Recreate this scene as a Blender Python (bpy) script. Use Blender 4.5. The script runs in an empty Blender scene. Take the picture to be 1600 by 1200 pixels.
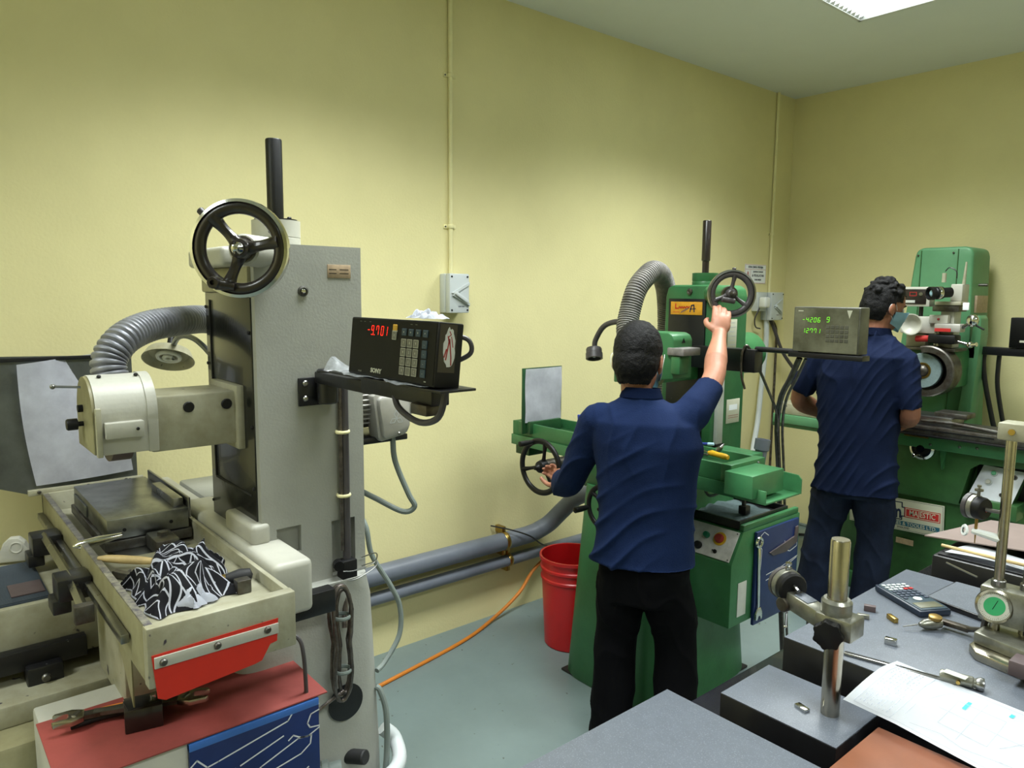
import bpy, bmesh, math, random
from mathutils import Matrix, Vector, noise
V = Vector
PI = math.pi
random.seed(7)
C = bpy.context.scene.collection
scn = bpy.context.scene

# ---------------------------------------------------------------- camera, world, lights, exposure
CAMZ = 1.70
FPX = 1150.0
yaw, pitch, roll = math.radians(49.8), math.radians(6.9), math.radians(0.5)
cd = bpy.data.cameras.new('camera'); cam = bpy.data.objects.new('camera', cd); C.objects.link(cam)
cd.sensor_width = 36.0; cd.lens = FPX / 1600 * 36.0; cd.clip_start = 0.02
cam.location = (0, 0, CAMZ)
cam.rotation_euler = (Matrix.Rotation(yaw, 4, 'Z') @ Matrix.Rotation(PI/2 - pitch, 4, 'X') @ Matrix.Rotation(roll, 4, 'Z')).to_euler()
scn.camera = cam
w = bpy.data.worlds.new('world'); scn.world = w; w.use_nodes = True
w.node_tree.nodes['Background'].inputs[0].default_value = (0.5, 0.55, 0.6, 1)
w.node_tree.nodes['Background'].inputs[1].default_value = 0.15
scn.view_settings.view_transform = 'Standard'; scn.view_settings.look = 'None'
scn.view_settings.gamma = 1.0; scn.view_settings.use_curve_mapping = False
scn.view_settings.exposure = 0.0
LX, BY, CZ = -2.93, 5.15, 3.13          # left wall, back wall, ceiling
RX, FY = 2.6, -2.4
FIX = [(-1.62, 3.36), (-1.62, 1.30), (0.9, 3.36), (0.9, 0.75), (-1.62, -1.6)]   # recessed ceiling troffers
for i, (x, y) in enumerate(FIX):
    ld = bpy.data.lights.new('tube_light', 'AREA'); lo = bpy.data.objects.new('tube_light', ld); C.objects.link(lo)
    ld.shape = 'RECTANGLE'; ld.size = 0.56; ld.size_y = 1.16; ld.energy = 45; ld.color = (0.95, 1.0, 0.985); ld.spread = math.radians(128)
    lo.location = (x, y, CZ - 0.035)

# ---------------------------------------------------------------- materials
def lin(c):
    return tuple((v/255/12.92 if v/255 <= 0.04045 else ((v/255+0.055)/1.055)**2.4) for v in c) + (1.0,)
MATS = {}
def mat(name, col, rough=0.5, metal=0.0, var=0.12, scale=6.0, bump=0.0, bscale=60.0, col2=None, speck=None, coat=0.0, emit=None, spec=0.5):
    if name in MATS: return MATS[name]
    m = bpy.data.materials.new(name); m.use_nodes = True; nt = m.node_tree; N = nt.nodes; L = nt.links
    b = N['Principled BSDF']; c = lin(col)
    tc = N.new('ShaderNodeTexCoord')
    nz = N.new('ShaderNodeTexNoise'); nz.inputs['Scale'].default_value = scale; nz.inputs['Detail'].default_value = 6; nz.inputs['Roughness'].default_value = 0.62
    L.new(tc.outputs['Object'], nz.inputs['Vector'])
    mr = N.new('ShaderNodeMapRange'); mr.inputs[1].default_value = 0.35; mr.inputs[2].default_value = 0.68
    L.new(nz.outputs[0], mr.inputs[0])
    mx = N.new('ShaderNodeMix'); mx.data_type = 'RGBA'
    c2 = lin(col2) if col2 else tuple(v*(1-var*2) for v in c[:3]) + (1,)
    mx.inputs[6].default_value = c; mx.inputs[7].default_value = c2
    if col2:
        mm = N.new('ShaderNodeMath'); mm.operation = 'MULTIPLY'; mm.inputs[1].default_value = var*2.2 if var < 0.45 else 1
        L.new(mr.outputs[0], mm.inputs[0]); L.new(mm.outputs[0], mx.inputs[0])
    else: L.new(mr.outputs[0], mx.inputs[0])
    out = mx.outputs[2]
    if speck:
        n2 = N.new('ShaderNodeTexNoise'); n2.inputs['Scale'].default_value = speck[1]; n2.inputs['Detail'].default_value = 2
        L.new(tc.outputs['Object'], n2.inputs['Vector'])
        r2 = N.new('ShaderNodeMapRange'); r2.inputs[1].default_value = speck[2]; r2.inputs[2].default_value = speck[2]+0.04
        L.new(n2.outputs[0], r2.inputs[0])
        m2 = N.new('ShaderNodeMix'); m2.data_type = 'RGBA'; L.new(r2.outputs[0], m2.inputs[0]); L.new(out, m2.inputs[6]); m2.inputs[7].default_value = lin(speck[0]); out = m2.outputs[2]
    L.new(out, b.inputs['Base Color'])
    b.inputs['Metallic'].default_value = metal; b.inputs['Specular IOR Level'].default_value = spec
    rr = N.new('ShaderNodeMapRange'); rr.inputs[3].default_value = max(0.03, rough*0.82); rr.inputs[4].default_value = min(1, rough*1.22)
    L.new(nz.outputs[0], rr.inputs[0]); L.new(rr.outputs[0], b.inputs['Roughness'])
    if coat: b.inputs['Coat Weight'].default_value = coat
    if bump:
        nb = N.new('ShaderNodeTexNoise'); nb.inputs['Scale'].default_value = bscale; nb.inputs['Detail'].default_value = 4
        L.new(tc.outputs['Object'], nb.inputs['Vector'])
        bp = N.new('ShaderNodeBump'); bp.inputs['Strength'].default_value = bump; bp.inputs['Distance'].default_value = 0.004
        L.new(nb.outputs[0], bp.inputs['Height']); L.new(bp.outputs[0], b.inputs['Normal'])
    if emit:
        b.inputs['Emission Color'].default_value = lin(emit[0]); b.inputs['Emission Strength'].default_value = emit[1]
    MATS[name] = m
    return m
M = {}
def defm(k, *a, **kw): M[k] = mat(k, *a, **kw)
defm('wall_paint', (228, 219, 166), 0.75, var=0.045, scale=1.4, bump=0.25, bscale=90)
defm('ceiling_paint', (226, 230, 228), 0.85, var=0.03, scale=1.0, bump=0.1, bscale=120)
defm('floor_paint', (120, 136, 137), 0.36, var=0.07, scale=2.2, bump=0.12, bscale=40, speck=((70, 74, 70), 38, 0.73))
defm('cream_paint', (184, 183, 172), 0.42, var=0.07, scale=7, bump=0.12, bscale=70)
defm('cream_hammer', (164, 165, 158), 0.5, var=0.07, scale=5, bump=0.13, bscale=160)
defm('cream_worn', (168, 166, 146), 0.42, var=0.3, scale=9, col2=(122, 116, 86), bump=0.15, speck=((52, 46, 60), 30, 0.70))
defm('cream_dirty', (150, 146, 114), 0.42, var=0.4, scale=4, col2=(92, 84, 46), bump=0.15)
defm('worn_edge', (88, 84, 96), 0.35, metal=0.5, var=0.3, scale=40, col2=(190, 186, 160))
defm('steel', (150, 150, 148), 0.28, metal=1.0, var=0.12, scale=12, bump=0.04)
defm('ground_steel', (158, 160, 158), 0.33, metal=1.0, var=0.2, scale=14, bump=0.03, bscale=140)
defm('old_steel', (112, 112, 108), 0.42, metal=0.9, var=0.4, scale=18, col2=(70, 58, 48), bump=0.1)
defm('chrome', (215, 215, 212), 0.12, metal=1.0, var=0.04)
defm('brass', (190, 160, 90), 0.3, metal=1.0, var=0.1)
defm('satin_chrome', (186, 180, 164), 0.25, metal=1.0, var=0.12, scale=20, bump=0.05)
defm('sheet_steel', (125, 130, 130), 0.38, metal=0.85, var=0.3, scale=6, col2=(80, 82, 80), bump=0.06)
defm('gloss_black_cover', (26, 27, 25), 0.24, var=0.2, scale=3, bump=0.06, bscale=8, coat=0.25)
defm('black_paint', (24, 24, 27), 0.35, var=0.2, scale=20, bump=0.1, speck=((150, 150, 150), 50, 0.76))
defm('black_plastic', (16, 16, 18), 0.45, spec=0.3, var=0.1)
defm('bakelite', (38, 30, 29), 0.3, var=0.2, scale=14, bump=0.05, coat=0.3)
defm('black_rubber', (30, 30, 32), 0.6, var=0.15, bump=0.2)
defm('grey_wheel', (74, 70, 72), 0.42, var=0.2, scale=14, bump=0.05)
defm('green_paint', (54, 112, 68), 0.4, var=0.12, scale=8, bump=0.12, bscale=60)
defm('green_dark', (38, 80, 46), 0.4, var=0.25, scale=5, bump=0.12, bscale=60)
defm('green_pale', (92, 148, 106), 0.45, var=0.1, scale=3, bump=0.1)
defm('green_mid', (58, 104, 56), 0.42, var=0.25, scale=4, bump=0.1)
defm('green_sheet', (64, 124, 80), 0.34, var=0.15, scale=7, bump=0.05)
defm('grey_hose', (142, 144, 152), 0.42, var=0.2, scale=16, metal=0.35)
defm('hose_dark', (140, 137, 134), 0.5, var=0.25, scale=20, metal=0.2)
defm('grey_cable', (120, 130, 126), 0.45, var=0.1)
defm('dark_cable', (74, 70, 72), 0.5, var=0.2)
defm('black_cable', (28, 27, 30), 0.45)
defm('metal_conduit', (120, 112, 108), 0.35, metal=0.8, var=0.3, scale=40)
defm('pipe_grey', (112, 118, 130), 0.42, var=0.12, scale=5)
defm('pvc_yellow', (234, 227, 176), 0.5, var=0.06)
defm('switch_grey', (196, 202, 204), 0.4, var=0.04)
defm('white_plastic', (226, 228, 226), 0.4, var=0.04)
defm('red_plastic', (205, 30, 34), 0.32, var=0.1, scale=3)
defm('red_sheet', (206, 44, 28), 0.5, var=0.06)
defm('red_mat', (144, 62, 56), 0.7, var=0.14, scale=5, bump=0.1)
defm('orange_cord', (214, 128, 40), 0.5, var=0.1)
defm('blue_board', (18, 40, 94), 0.4, var=0.15, scale=8)
defm('blue_edge', (60, 110, 190), 0.4)
defm('white_line', (220, 222, 228), 0.6)
defm('motor_silver', (186, 184, 178), 0.45, metal=0.35, var=0.12, scale=10)
defm('paper', (226, 230, 238), 0.8, var=0.03, scale=8, bump=0.3, bscale=12)
defm('paper_soiled', (236, 238, 248), 0.8, var=0.26, scale=9, col2=(184, 184, 196), bump=0.4, bscale=10)
defm('paper_white', (238, 242, 248), 0.8, var=0.01)
defm('ink', (186, 192, 206), 0.8); defm('ink_dark', (40, 44, 70), 0.7); defm('cyan_marker', (70, 200, 226), 0.7)
defm('label_tan', (172, 150, 122), 0.5, var=0.15, scale=60)
defm('label_cream', (196, 196, 176), 0.5, var=0.08)
defm('label_silver', (200, 202, 196), 0.4)
defm('film', (190, 194, 196), 0.15, var=0.2, scale=60)
defm('display_dark', (15, 15, 14), 0.5, spec=0.22, var=0.2, scale=8)
defm('display_dirty', (72, 72, 54), 0.42, var=0.45, scale=9, col2=(112, 112, 92))
defm('box_dirty', (92, 92, 80), 0.4, var=0.3, scale=12)
defm('led_red', (255, 30, 20), 0.5, emit=((255, 34, 18), 2.2))
defm('led_green', (120, 230, 40), 0.5, emit=((104, 214, 30), 0.9))
defm('key_grey', (112, 112, 100), 0.5); defm('key_blue', (46, 66, 78), 0.5); defm('key_edge', (196, 196, 180), 0.5)
defm('yellow_key', (206, 160, 50), 0.5)
defm('skin', (176, 122, 98), 0.5, var=0.1, scale=9, bump=0.1, bscale=200, spec=0.4)
defm('skin_dark', (150, 98, 76), 0.5, var=0.12, scale=9, bump=0.1, bscale=200, spec=0.4)
defm('hair', (9, 8, 10), 0.7, var=0.3, scale=60, bump=0.8, bscale=170, spec=0.25)
defm('navy_cloth', (17, 34, 70), 0.9, spec=0.15, var=0.14, scale=5, bump=0.3, bscale=260)
defm('navy_dark', (14, 26, 55), 0.9, spec=0.15, var=0.14, scale=5, bump=0.3, bscale=260)
defm('black_cloth', (5, 5, 8), 0.9, spec=0.1, var=0.15, bump=0.2)
defm('jeans', (15, 20, 34), 0.9, spec=0.15, var=0.3, scale=7, col2=(34, 44, 66), bump=0.3, bscale=220)
defm('mask_blue', (166, 206, 224), 0.8, bump=0.1); defm('shoe', (26, 24, 24), 0.5)
defm('eye_white', (225, 222, 216), 0.3); defm('lip', (140, 84, 74), 0.5)
defm('granite', (92, 98, 108), 0.42, var=0.05, scale=30, speck=((112, 118, 128), 420, 0.60), bump=0.02)
defm('granite_side', (26, 26, 28), 0.35, var=0.2, scale=30)
defm('bench_black', (34, 34, 38), 0.25, var=0.3, scale=8, coat=0.3)
defm('dial_green', (60, 170, 110), 0.35); defm('dial_face', (206, 208, 196), 0.35)
defm('brass_tip', (170, 140, 80), 0.35, metal=0.8); defm('gauge_body', (150, 150, 138), 0.3, metal=0.7, var=0.2, scale=30)
defm('calc_body', (30, 42, 62), 0.4); defm('calc_key', (70, 78, 96), 0.5)
defm('wood', (206, 180, 124), 0.5, var=0.15, scale=20); defm('orange_wood', (130, 74, 44), 0.5, var=0.14, scale=7)
defm('cardboard', (132, 116, 110), 0.75, var=0.08, scale=5); defm('brown_block', (92, 78, 80), 0.5, var=0.2)
defm('yellow_handle', (220, 170, 30), 0.4); defm('blue_handle', (40, 60, 140), 0.4)
defm('stone', (120, 140, 142), 0.9, var=0.1, scale=80); defm('light_metal', (222, 222, 224), 0.4)
defm('red_button', (150, 34, 36), 0.35); defm('green_button', (20, 120, 84), 0.35); defm('yellow_ring', (220, 176, 40), 0.5)
defm('panel_white', (206, 204, 200), 0.35, var=0.15, scale=20); defm('panel_glare', (232, 236, 246), 0.25)  # far control panel: lamp reflection put into its bright base colour
defm('sign_red', (190, 42, 40), 0.5); defm('sign_blue', (36, 96, 120), 0.5); defm('sign_navy', (24, 40, 74), 0.5)
defm('sign_yellow', (226, 160, 40), 0.5, var=0.1, scale=30); defm('brown_paper', (140, 104, 78), 0.8, var=0.2)
defm('rag_white', (230, 234, 246), 0.85, bump=0.4, bscale=80)
defm('tube_glow', (255, 255, 255), 0.5, emit=((236, 250, 244), 3.2))
defm('glass_clear', (230, 235, 235), 0.1, var=0.02)

# ---------------------------------------------------------------- mesh building
WT = {}                                   # world transforms of what we build
def spl(pts, n=6):
    """Catmull-Rom through the points"""
    P = [V(p) for p in pts]; P = [P[0]*2-P[1]] + P + [P[-1]*2-P[-2]]; out = []
    for i in range(1, len(P)-2):
        a, b, c, d = P[i-1:i+3]
        for k in range(n):
            t = k/n; out.append(0.5*((2*b)+(c-a)*t+(2*a-5*b+4*c-d)*t*t+(3*b-a-3*c+d)*t**3))
    out.append(P[-2]); return out
def frame(o, x, z):
    """matrix with origin o, local x along x and local z as near z as it can"""
    x = V(x).normalized(); z = V(z); y = z.cross(x).normalized(); z = x.cross(y).normalized()
    m = Matrix.Identity(4)
    for i in range(3): m[i][0] = x[i]; m[i][1] = y[i]; m[i][2] = z[i]; m[i][3] = o[i]
    return m
def axisframe(o, z):
    z = V(z).normalized(); a = V((0, 0, 1)) if abs(z.z) < 0.9 else V((1, 0, 0)); x = a.cross(z).normalized()
    return frame(o, x, z)
class MB:
    def __init__(s, M=None): s.bm = bmesh.new(); s.M = M or Matrix(); s.uv = None
    def add(s, vs, fs, m=None):
        T = s.M @ m if m is not None else s.M
        v = [s.bm.verts.new(T @ V(p)) for p in vs]; out = []
        for f in fs:
            try: out.append(s.bm.faces.new([v[i] for i in f]))
            except ValueError: pass
        return v, out
    def box(s, lo, hi, bev=0.0, seg=2, m=None):
        x0, y0, z0 = lo; x1, y1, z1 = hi
        x0, x1 = sorted((x0, x1)); y0, y1 = sorted((y0, y1)); z0, z1 = sorted((z0, z1))
        vs = [(x, y, z) for x in (x0, x1) for y in (y0, y1) for z in (z0, z1)]
        v, f = s.add(vs, [(0,1,3,2),(4,6,7,5),(0,4,5,1),(2,3,7,6),(0,2,6,4),(1,5,7,3)], m)
        if bev > 0: s.bevel(v, bev, seg)
        return s
    def bevel(s, v, bev, seg=2):
        vs = set(v); e = [e for e in s.bm.edges if e.verts[0] in vs and e.verts[1] in vs]
        bmesh.ops.bevel(s.bm, geom=e, offset=bev, segments=seg, affect='EDGES', profile=0.5, clamp_overlap=True)
    def prism(s, poly, d0, d1, m=None, bev=0.0, seg=2):
        """polygon in local xy, extruded along local z from d0 to d1"""
        n = len(poly); a = sum(poly[i][0]*poly[(i+1) % n][1]-poly[(i+1) % n][0]*poly[i][1] for i in range(n))
        if a < 0: poly = poly[::-1]
        vs = [(x, y, d0) for x, y in poly] + [(x, y, d1) for x, y in poly]
        v, f = s.add(vs, [tuple(range(n))[::-1], tuple(range(n, 2*n))] + [(i, (i+1) % n, n+(i+1) % n, n+i) for i in range(n)], m)
        if bev > 0: s.bevel(v, bev, seg)
        return s
    def pline(s, pts, w, h, m=None, closed=False, z=0.0):
        """flat printed line of width w in local xy"""
        P = [V((p[0], p[1])) for p in pts]
        if closed: P.append(P[0])
        for a, b in zip(P, P[1:]):
            d = (b-a)
            if d.length < 1e-6: continue
            d.normalize(); n = V((-d.y, d.x))*w/2; a2 = a-d*w*0.3; b2 = b+d*w*0.3
            s.add([(a2.x-n.x, a2.y-n.y, z+h), (b2.x-n.x, b2.y-n.y, z+h), (b2.x+n.x, b2.y+n.y, z+h), (a2.x+n.x, a2.y+n.y, z+h)], [(0,1,2,3)], m)
        return s
    def tube(s, pts, r, n=10, cap=True, closed=False, sx=1.0):
        P = [V(p) for p in pts]; K = len(P); rings = []
        rf = r if callable(r) else ((lambda t: r) if not isinstance(r, (list, tuple)) else (lambda t: r[0]+(r[-1]-r[0])*t))
        t0 = (P[1]-P[0]).normalized(); a = V((0, 0, 1)) if abs(t0.z) < 0.9 else V((1, 0, 0)); u = t0.cross(a).normalized()
        for i in range(K):
            if closed: t = (P[(i+1) % K]-P[i-1])
            else: t = P[min(i+1, K-1)]-P[max(i-1, 0)]
            if t.length < 1e-9: t = t0
            t.normalize(); u = (u-t*u.dot(t)).normalized(); w_ = t.cross(u); rr = rf(i/(K-1))
            rings.append([s.bm.verts.new(s.M @ (P[i]+(u*math.cos(2*PI*k/n)*sx+w_*math.sin(2*PI*k/n))*rr)) for k in range(n)])
        for i in range(K if closed else K-1):
            A, B_ = rings[i], rings[(i+1) % K]
            for k in range(n): s.bm.faces.new((A[k], A[(k+1) % n], B_[(k+1) % n], B_[k]))
        if cap and not closed:
            s.bm.faces.new(rings[0][::-1]); s.bm.faces.new(rings[-1])
        return s
    def cyl(s, p0, p1, r0, r1=None, n=24, bev=0.0):
        r1 = r0 if r1 is None else r1; p0 = V(p0); p1 = V(p1); L = (p1-p0).length
        if bev: return s.lathe([(0, 0), (r0-bev, 0), (r0, bev), (r1, L-bev), (r1-bev, L), (0, L)], p0, p1-p0, n)
        return s.lathe([(0, 0), (r0, 0), (r1, L), (0, L)], p0, p1-p0, n)
    def lathe(s, prof, o, ax, n=24, m=None):
        F = axisframe(V(o), V(ax)); T = s.M @ F; rings = []
        for r, z in prof:
            if r < 1e-6: rings.append([s.bm.verts.new(T @ V((0, 0, z)))])
            else: rings.append([s.bm.verts.new(T @ V((r*math.cos(2*PI*k/n), r*math.sin(2*PI*k/n), z))) for k in range(n)])
        for A, B_ in zip(rings, rings[1:]):
            for k in range(n):
                k2 = (k+1) % n
                if len(A) == 1 and len(B_) == 1: break
                if len(A) == 1: s.bm.faces.new((A[0], B_[k2], B_[k]))
                elif len(B_) == 1: s.bm.faces.new((A[k], A[k2], B_[0]))
                else: s.bm.faces.new((A[k], A[k2], B_[k2], B_[k]))
        return s
    def torus(s, c, ax, R, r, n=40, k=12, sz=1.0, a0=0, a1=2*PI):
        F = axisframe(V(c), V(ax)); full = abs(a1-a0-2*PI) < 1e-6
        pts = [F @ V((R*math.cos(a0+(a1-a0)*i/n), R*math.sin(a0+(a1-a0)*i/n), 0)) for i in range(n if full else n+1)]
        T = s.M; rings = []
        for i, p in enumerate(pts):
            a = a0+(a1-a0)*i/n; d = F.to_3x3() @ V((math.cos(a), math.sin(a), 0)); z = F.to_3x3() @ V((0, 0, 1))
            rings.append([s.bm.verts.new(T @ (p+d*r*math.cos(2*PI*j/k)+z*r*sz*math.sin(2*PI*j/k))) for j in range(k)])
        for i in range(len(rings) if full else len(rings)-1):
            A, B_ = rings[i], rings[(i+1) % len(rings)]
            for j in range(k): s.bm.faces.new((A[j], B_[j], B_[(j+1) % k], A[(j+1) % k]))
        return s
    def ball(s, c, r, sc=(1, 1, 1), m=None, u=16, v=10):
        mm = Matrix.Translation(V(c)) @ Matrix.Diagonal((r*sc[0], r*sc[1], r*sc[2], 1))
        if m is not None: mm = Matrix.Translation(V(c)) @ m.to_3x3().to_4x4() @ Matrix.Diagonal((r*sc[0], r*sc[1], r*sc[2], 1))
        bmesh.ops.create_uvsphere(s.bm, u_segments=u, v_segments=v, radius=1.0, matrix=s.M @ mm); return s
    def loft(s, rings, n=28, pw=2.3):
        """closed stack of super-ellipses (cx, cy, z, rx, ry)"""
        R = []
        for cx, cy, z, rx, ry in rings:
            r = []
            for k in range(n):
                a = 2*PI*k/n; c_, s_ = math.cos(a), math.sin(a)
                r.append(s.bm.verts.new(s.M @ V((cx+rx*math.copysign(abs(c_)**(2/pw), c_), cy+ry*math.copysign(abs(s_)**(2/pw), s_), z))))
            R.append(r)
        for A, B_ in zip(R, R[1:]):
            for k in range(n): s.bm.faces.new((A[k], A[(k+1) % n], B_[(k+1) % n], B_[k]))
        s.bm.faces.new(R[0][::-1]); s.bm.faces.new(R[-1]); return s
    def grid(s, nx, ny, fn, thick=0.0):
        vs = [[s.bm.verts.new(s.M @ V(fn(i/(nx-1), j/(ny-1)))) for j in range(ny)] for i in range(nx)]
        s.uv = s.bm.loops.layers.uv.verify(); fs = []
        for i in range(nx-1):
            for j in range(ny-1):
                f = s.bm.faces.new((vs[i][j], vs[i+1][j], vs[i+1][j+1], vs[i][j+1])); fs.append(f)
                for l, (a, b) in zip(f.loops, ((i, j), (i+1, j), (i+1, j+1), (i, j+1))): l[s.uv].uv = (a/(nx-1), b/(ny-1))
        if thick: bmesh.ops.solidify(s.bm, geom=fs, thickness=thick)
        return s
    def build(s, name, m, parent=None, ang=35, label=None, kind=None, recalc=True):
        bm = s.bm
        if recalc: bmesh.ops.recalc_face_normals(bm, faces=bm.faces[:])
        for f in bm.faces: f.smooth = True
        ca = math.radians(ang)
        for e in bm.edges:
            if len(e.link_faces) == 2 and e.calc_face_angle(0) > ca: e.smooth = False
        T = WT.get(parent.name) if parent else Matrix()
        if parent is None and name not in NOCENTRE:         # origin at the centre of the foot
            xs = [v.co.x for v in bm.verts]; ys = [v.co.y for v in bm.verts]; zs = [v.co.z for v in bm.verts]
            T = Matrix.Translation(((min(xs)+max(xs))/2, (min(ys)+max(ys))/2, min(zs)))
        bm.transform(T.inverted())
        me = bpy.data.meshes.new(name); bm.to_mesh(me); bm.free()
        mm = M[m] if isinstance(m, str) else m
        me.materials.append(mm)
        o = bpy.data.objects.new(name, me); C.objects.link(o)
        if parent: o.parent = parent
        else: o.matrix_world = T
        WT[o.name] = T
        if label: o['label'] = label
        if kind: o['kind'] = kind
        return o
NOCENTRE = set()
def thing(name, label, cat, loc, rz=0.0, group=None):
    o = bpy.data.objects.new(name, None); C.objects.link(o); o.location = loc; o.rotation_euler = (0, 0, rz)
    o.empty_display_size = 0.1
    o['label'] = label; o['category'] = cat
    if group: o['group'] = group
    WT[o.name] = Matrix.Translation(V(loc)) @ Matrix.Rotation(rz, 4, 'Z'); return o
def tag(o, label, cat, group=None, kind=None):
    o['label'] = label; o['category'] = cat
    if group: o['group'] = group
    if kind: o['kind'] = kind
    return o
def struct(o): o['kind'] = 'structure'; return o
def text(body, size, m, mt, parent, name='lettering', align='CENTER', bold=0.0, sx=1.0, depth=0.0004):
    cu = bpy.data.curves.new('t', 'FONT'); cu.body = body; cu.size = size; cu.align_x = align; cu.align_y = 'CENTER'; cu.extrude = depth; cu.offset = bold; cu.resolution_u = 2
    o = bpy.data.objects.new('t', cu); C.objects.link(o); bpy.context.view_layer.update()
    me = bpy.data.meshes.new_from_object(o.evaluated_get(bpy.context.evaluated_depsgraph_get()))
    bpy.data.objects.remove(o); bm = bmesh.new(); bm.from_mesh(me); bm.transform(m @ Matrix.Diagonal((sx, 1, 1, 1)))
    b = MB(); b.bm.free(); b.bm = bm
    return b.build(name, mt, parent, recalc=False)
def seg7(s, ch, x, y, w, h, t, m, slant=0.12):
    on = {'0':'abcdef','1':'bc','2':'abged','3':'abgcd','4':'fgbc','5':'afgcd','6':'afgedc','7':'abcf','9':'abcdfg','-':'g','t':'abc'}[ch]
    S = {'a':((0,h),(w,h)),'b':((w,h),(w,h/2)),'c':((w,h/2),(w,0)),'d':((0,0),(w,0)),'e':((0,0),(0,h/2)),'f':((0,h/2),(0,h)),'g':((0,h/2),(w,h/2))}
    for k in on:
        (x0, y0), (x1, y1) = S[k]; L = math.hypot(x1-x0, y1-y0); g = t*0.55/L
        a = (x0+(x1-x0)*g, y0+(y1-y0)*g); b = (x1-(x1-x0)*g, y1-(y1-y0)*g)
        s.pline([(x+a[0]+a[1]*slant, y+a[1]), (x+b[0]+b[1]*slant, y+b[1])], t, 0, m)
def screws(parent, pts, ax, r=0.006, mt='steel', name='bolt'):
    for p in pts:
        p = V(p); a = V(ax).normalized(); MB().lathe([(0, 0), (r, 0), (r, r*0.5), (r*0.7, r*0.9), (0, r)], p, a, 10).build(name, mt, parent)
def hose(pts, r, rib, n=20, k=7, twist=False):
    """corrugated hose: rings of alternating radius along the path"""
    P = spl(pts, 40); L = [0]
    for a, b in zip(P, P[1:]): L.append(L[-1]+(b-a).length)
    tot = L[-1]; cnt = int(tot/rib*k); Q = []; j = 0
    for i in range(cnt+1):
        d = tot*i/cnt
        while j < len(L)-2 and L[j+1] < d: j += 1
        t = (d-L[j])/max(1e-9, L[j+1]-L[j]); Q.append(P[j].lerp(P[j+1], t))
    b = MB(); b.tube(Q, lambda t: r*(1-0.17*abs(math.cos(PI*t*cnt/k))**5), n=n); return b

# ---------------------------------------------------------------- the room
def wallbox(name, lo, hi, m):
    b = MB(); b.box(lo, hi); return struct(b.build(name, m))
wallbox('floor', (LX-0.15, FY-0.15, -0.12), (RX+0.15, BY+0.15, 0), 'floor_paint')
wallbox('wall_left', (LX-0.15, FY-0.15, 0), (LX, BY+0.15, CZ+0.1), 'wall_paint')
wallbox('wall_back', (LX, BY, 0), (RX, BY+0.15, CZ+0.1), 'wall_paint')
wallbox('wall_right', (RX, FY-0.15, 0), (RX+0.15, BY+0.15, CZ+0.1), 'wall_paint')
wallbox('wall_front', (LX, FY-0.15, 0), (RX, FY, CZ+0.1), 'wall_paint')
def ceiling():
    b = MB(); xs = [LX, -1.92, -1.32, 0.6, 1.2, RX]; holes = set()
    ys = sorted({FY, BY} | {y-0.6 for x, y in FIX} | {y+0.6 for x, y in FIX})
    hl = [(x-0.3, x+0.3, y-0.6, y+0.6) for x, y in FIX]
    for i in range(len(xs)-1):
        for j in range(len(ys)-1):
            cx, cy = (xs[i]+xs[i+1])/2, (ys[j]+ys[j+1])/2
            if any(a < cx < b_ and c < cy < d for a, b_, c, d in hl): continue
            b.box((xs[i], ys[j], CZ), (xs[i+1], ys[j+1], CZ+0.1))
    return struct(b.build('ceiling', 'ceiling_paint'))
ceiling()
def troffer(x, y, label, group=None):
    t = thing('ceiling_light', label, 'ceiling light', (x, y, CZ), group=group)
    b = MB(); x0, x1, y0, y1 = x-0.3, x+0.3, y-0.6, y+0.6
    for lo, hi in (((x0, y0, CZ-0.008), (x0+0.015, y1, CZ+0.09)), ((x1-0.015, y0, CZ-0.008), (x1, y1, CZ+0.09)), ((x0, y0, CZ-0.008), (x1, y0+0.015, CZ+0.09)), ((x0, y1-0.015, CZ-0.008), (x1, y1, CZ+0.09))): b.box(lo, hi)
    b.build('frame', 'light_metal', t)
    MB().box((x0, y0, CZ+0.09), (x1, y1, CZ+0.095)).build('reflector', 'light_metal', t)
    for k in (-0.18, 0, 0.18):
        MB().cyl((x+k, y0+0.02, CZ+0.07), (x+k, y1-0.02, CZ+0.07), 0.013, n=12).build('fluorescent_tube', 'tube_glow', t)
    MB().box((x0+0.016, y0+0.016, CZ+0.012), (x1-0.016, y1-0.016, CZ+0.016)).build('diffuser', 'tube_glow', t)
    b = MB()                                   # saw-toothed edge of the diffuser tray
    for yy0, yy1, xx in ((y0, y1, x0+0.015), (y0, y1, x1-0.015)):
        n_ = 28
        for k in range(n_):
            ya = yy0+(yy1-yy0)*k/n_; yb = yy0+(yy1-yy0)*(k+1)/n_
            b.add([(xx-0.001, ya, CZ-0.004), (xx-0.001, yb, CZ-0.004), (xx+(0.022 if xx < x else -0.022), (ya+yb)/2, CZ+0.010)], [(0, 1, 2)])
    b.build('toothed_edge', 'light_metal', t)['kind'] = 'stuff'
for i, (x, y) in enumerate(FIX):
    if i == 0: troffer(x, y, 'bright recessed fluorescent ceiling light with metal louvre at the top edge')
    else: troffer(x, y, 'recessed fluorescent ceiling light outside the picture', 'ceiling lights outside the picture')

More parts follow.
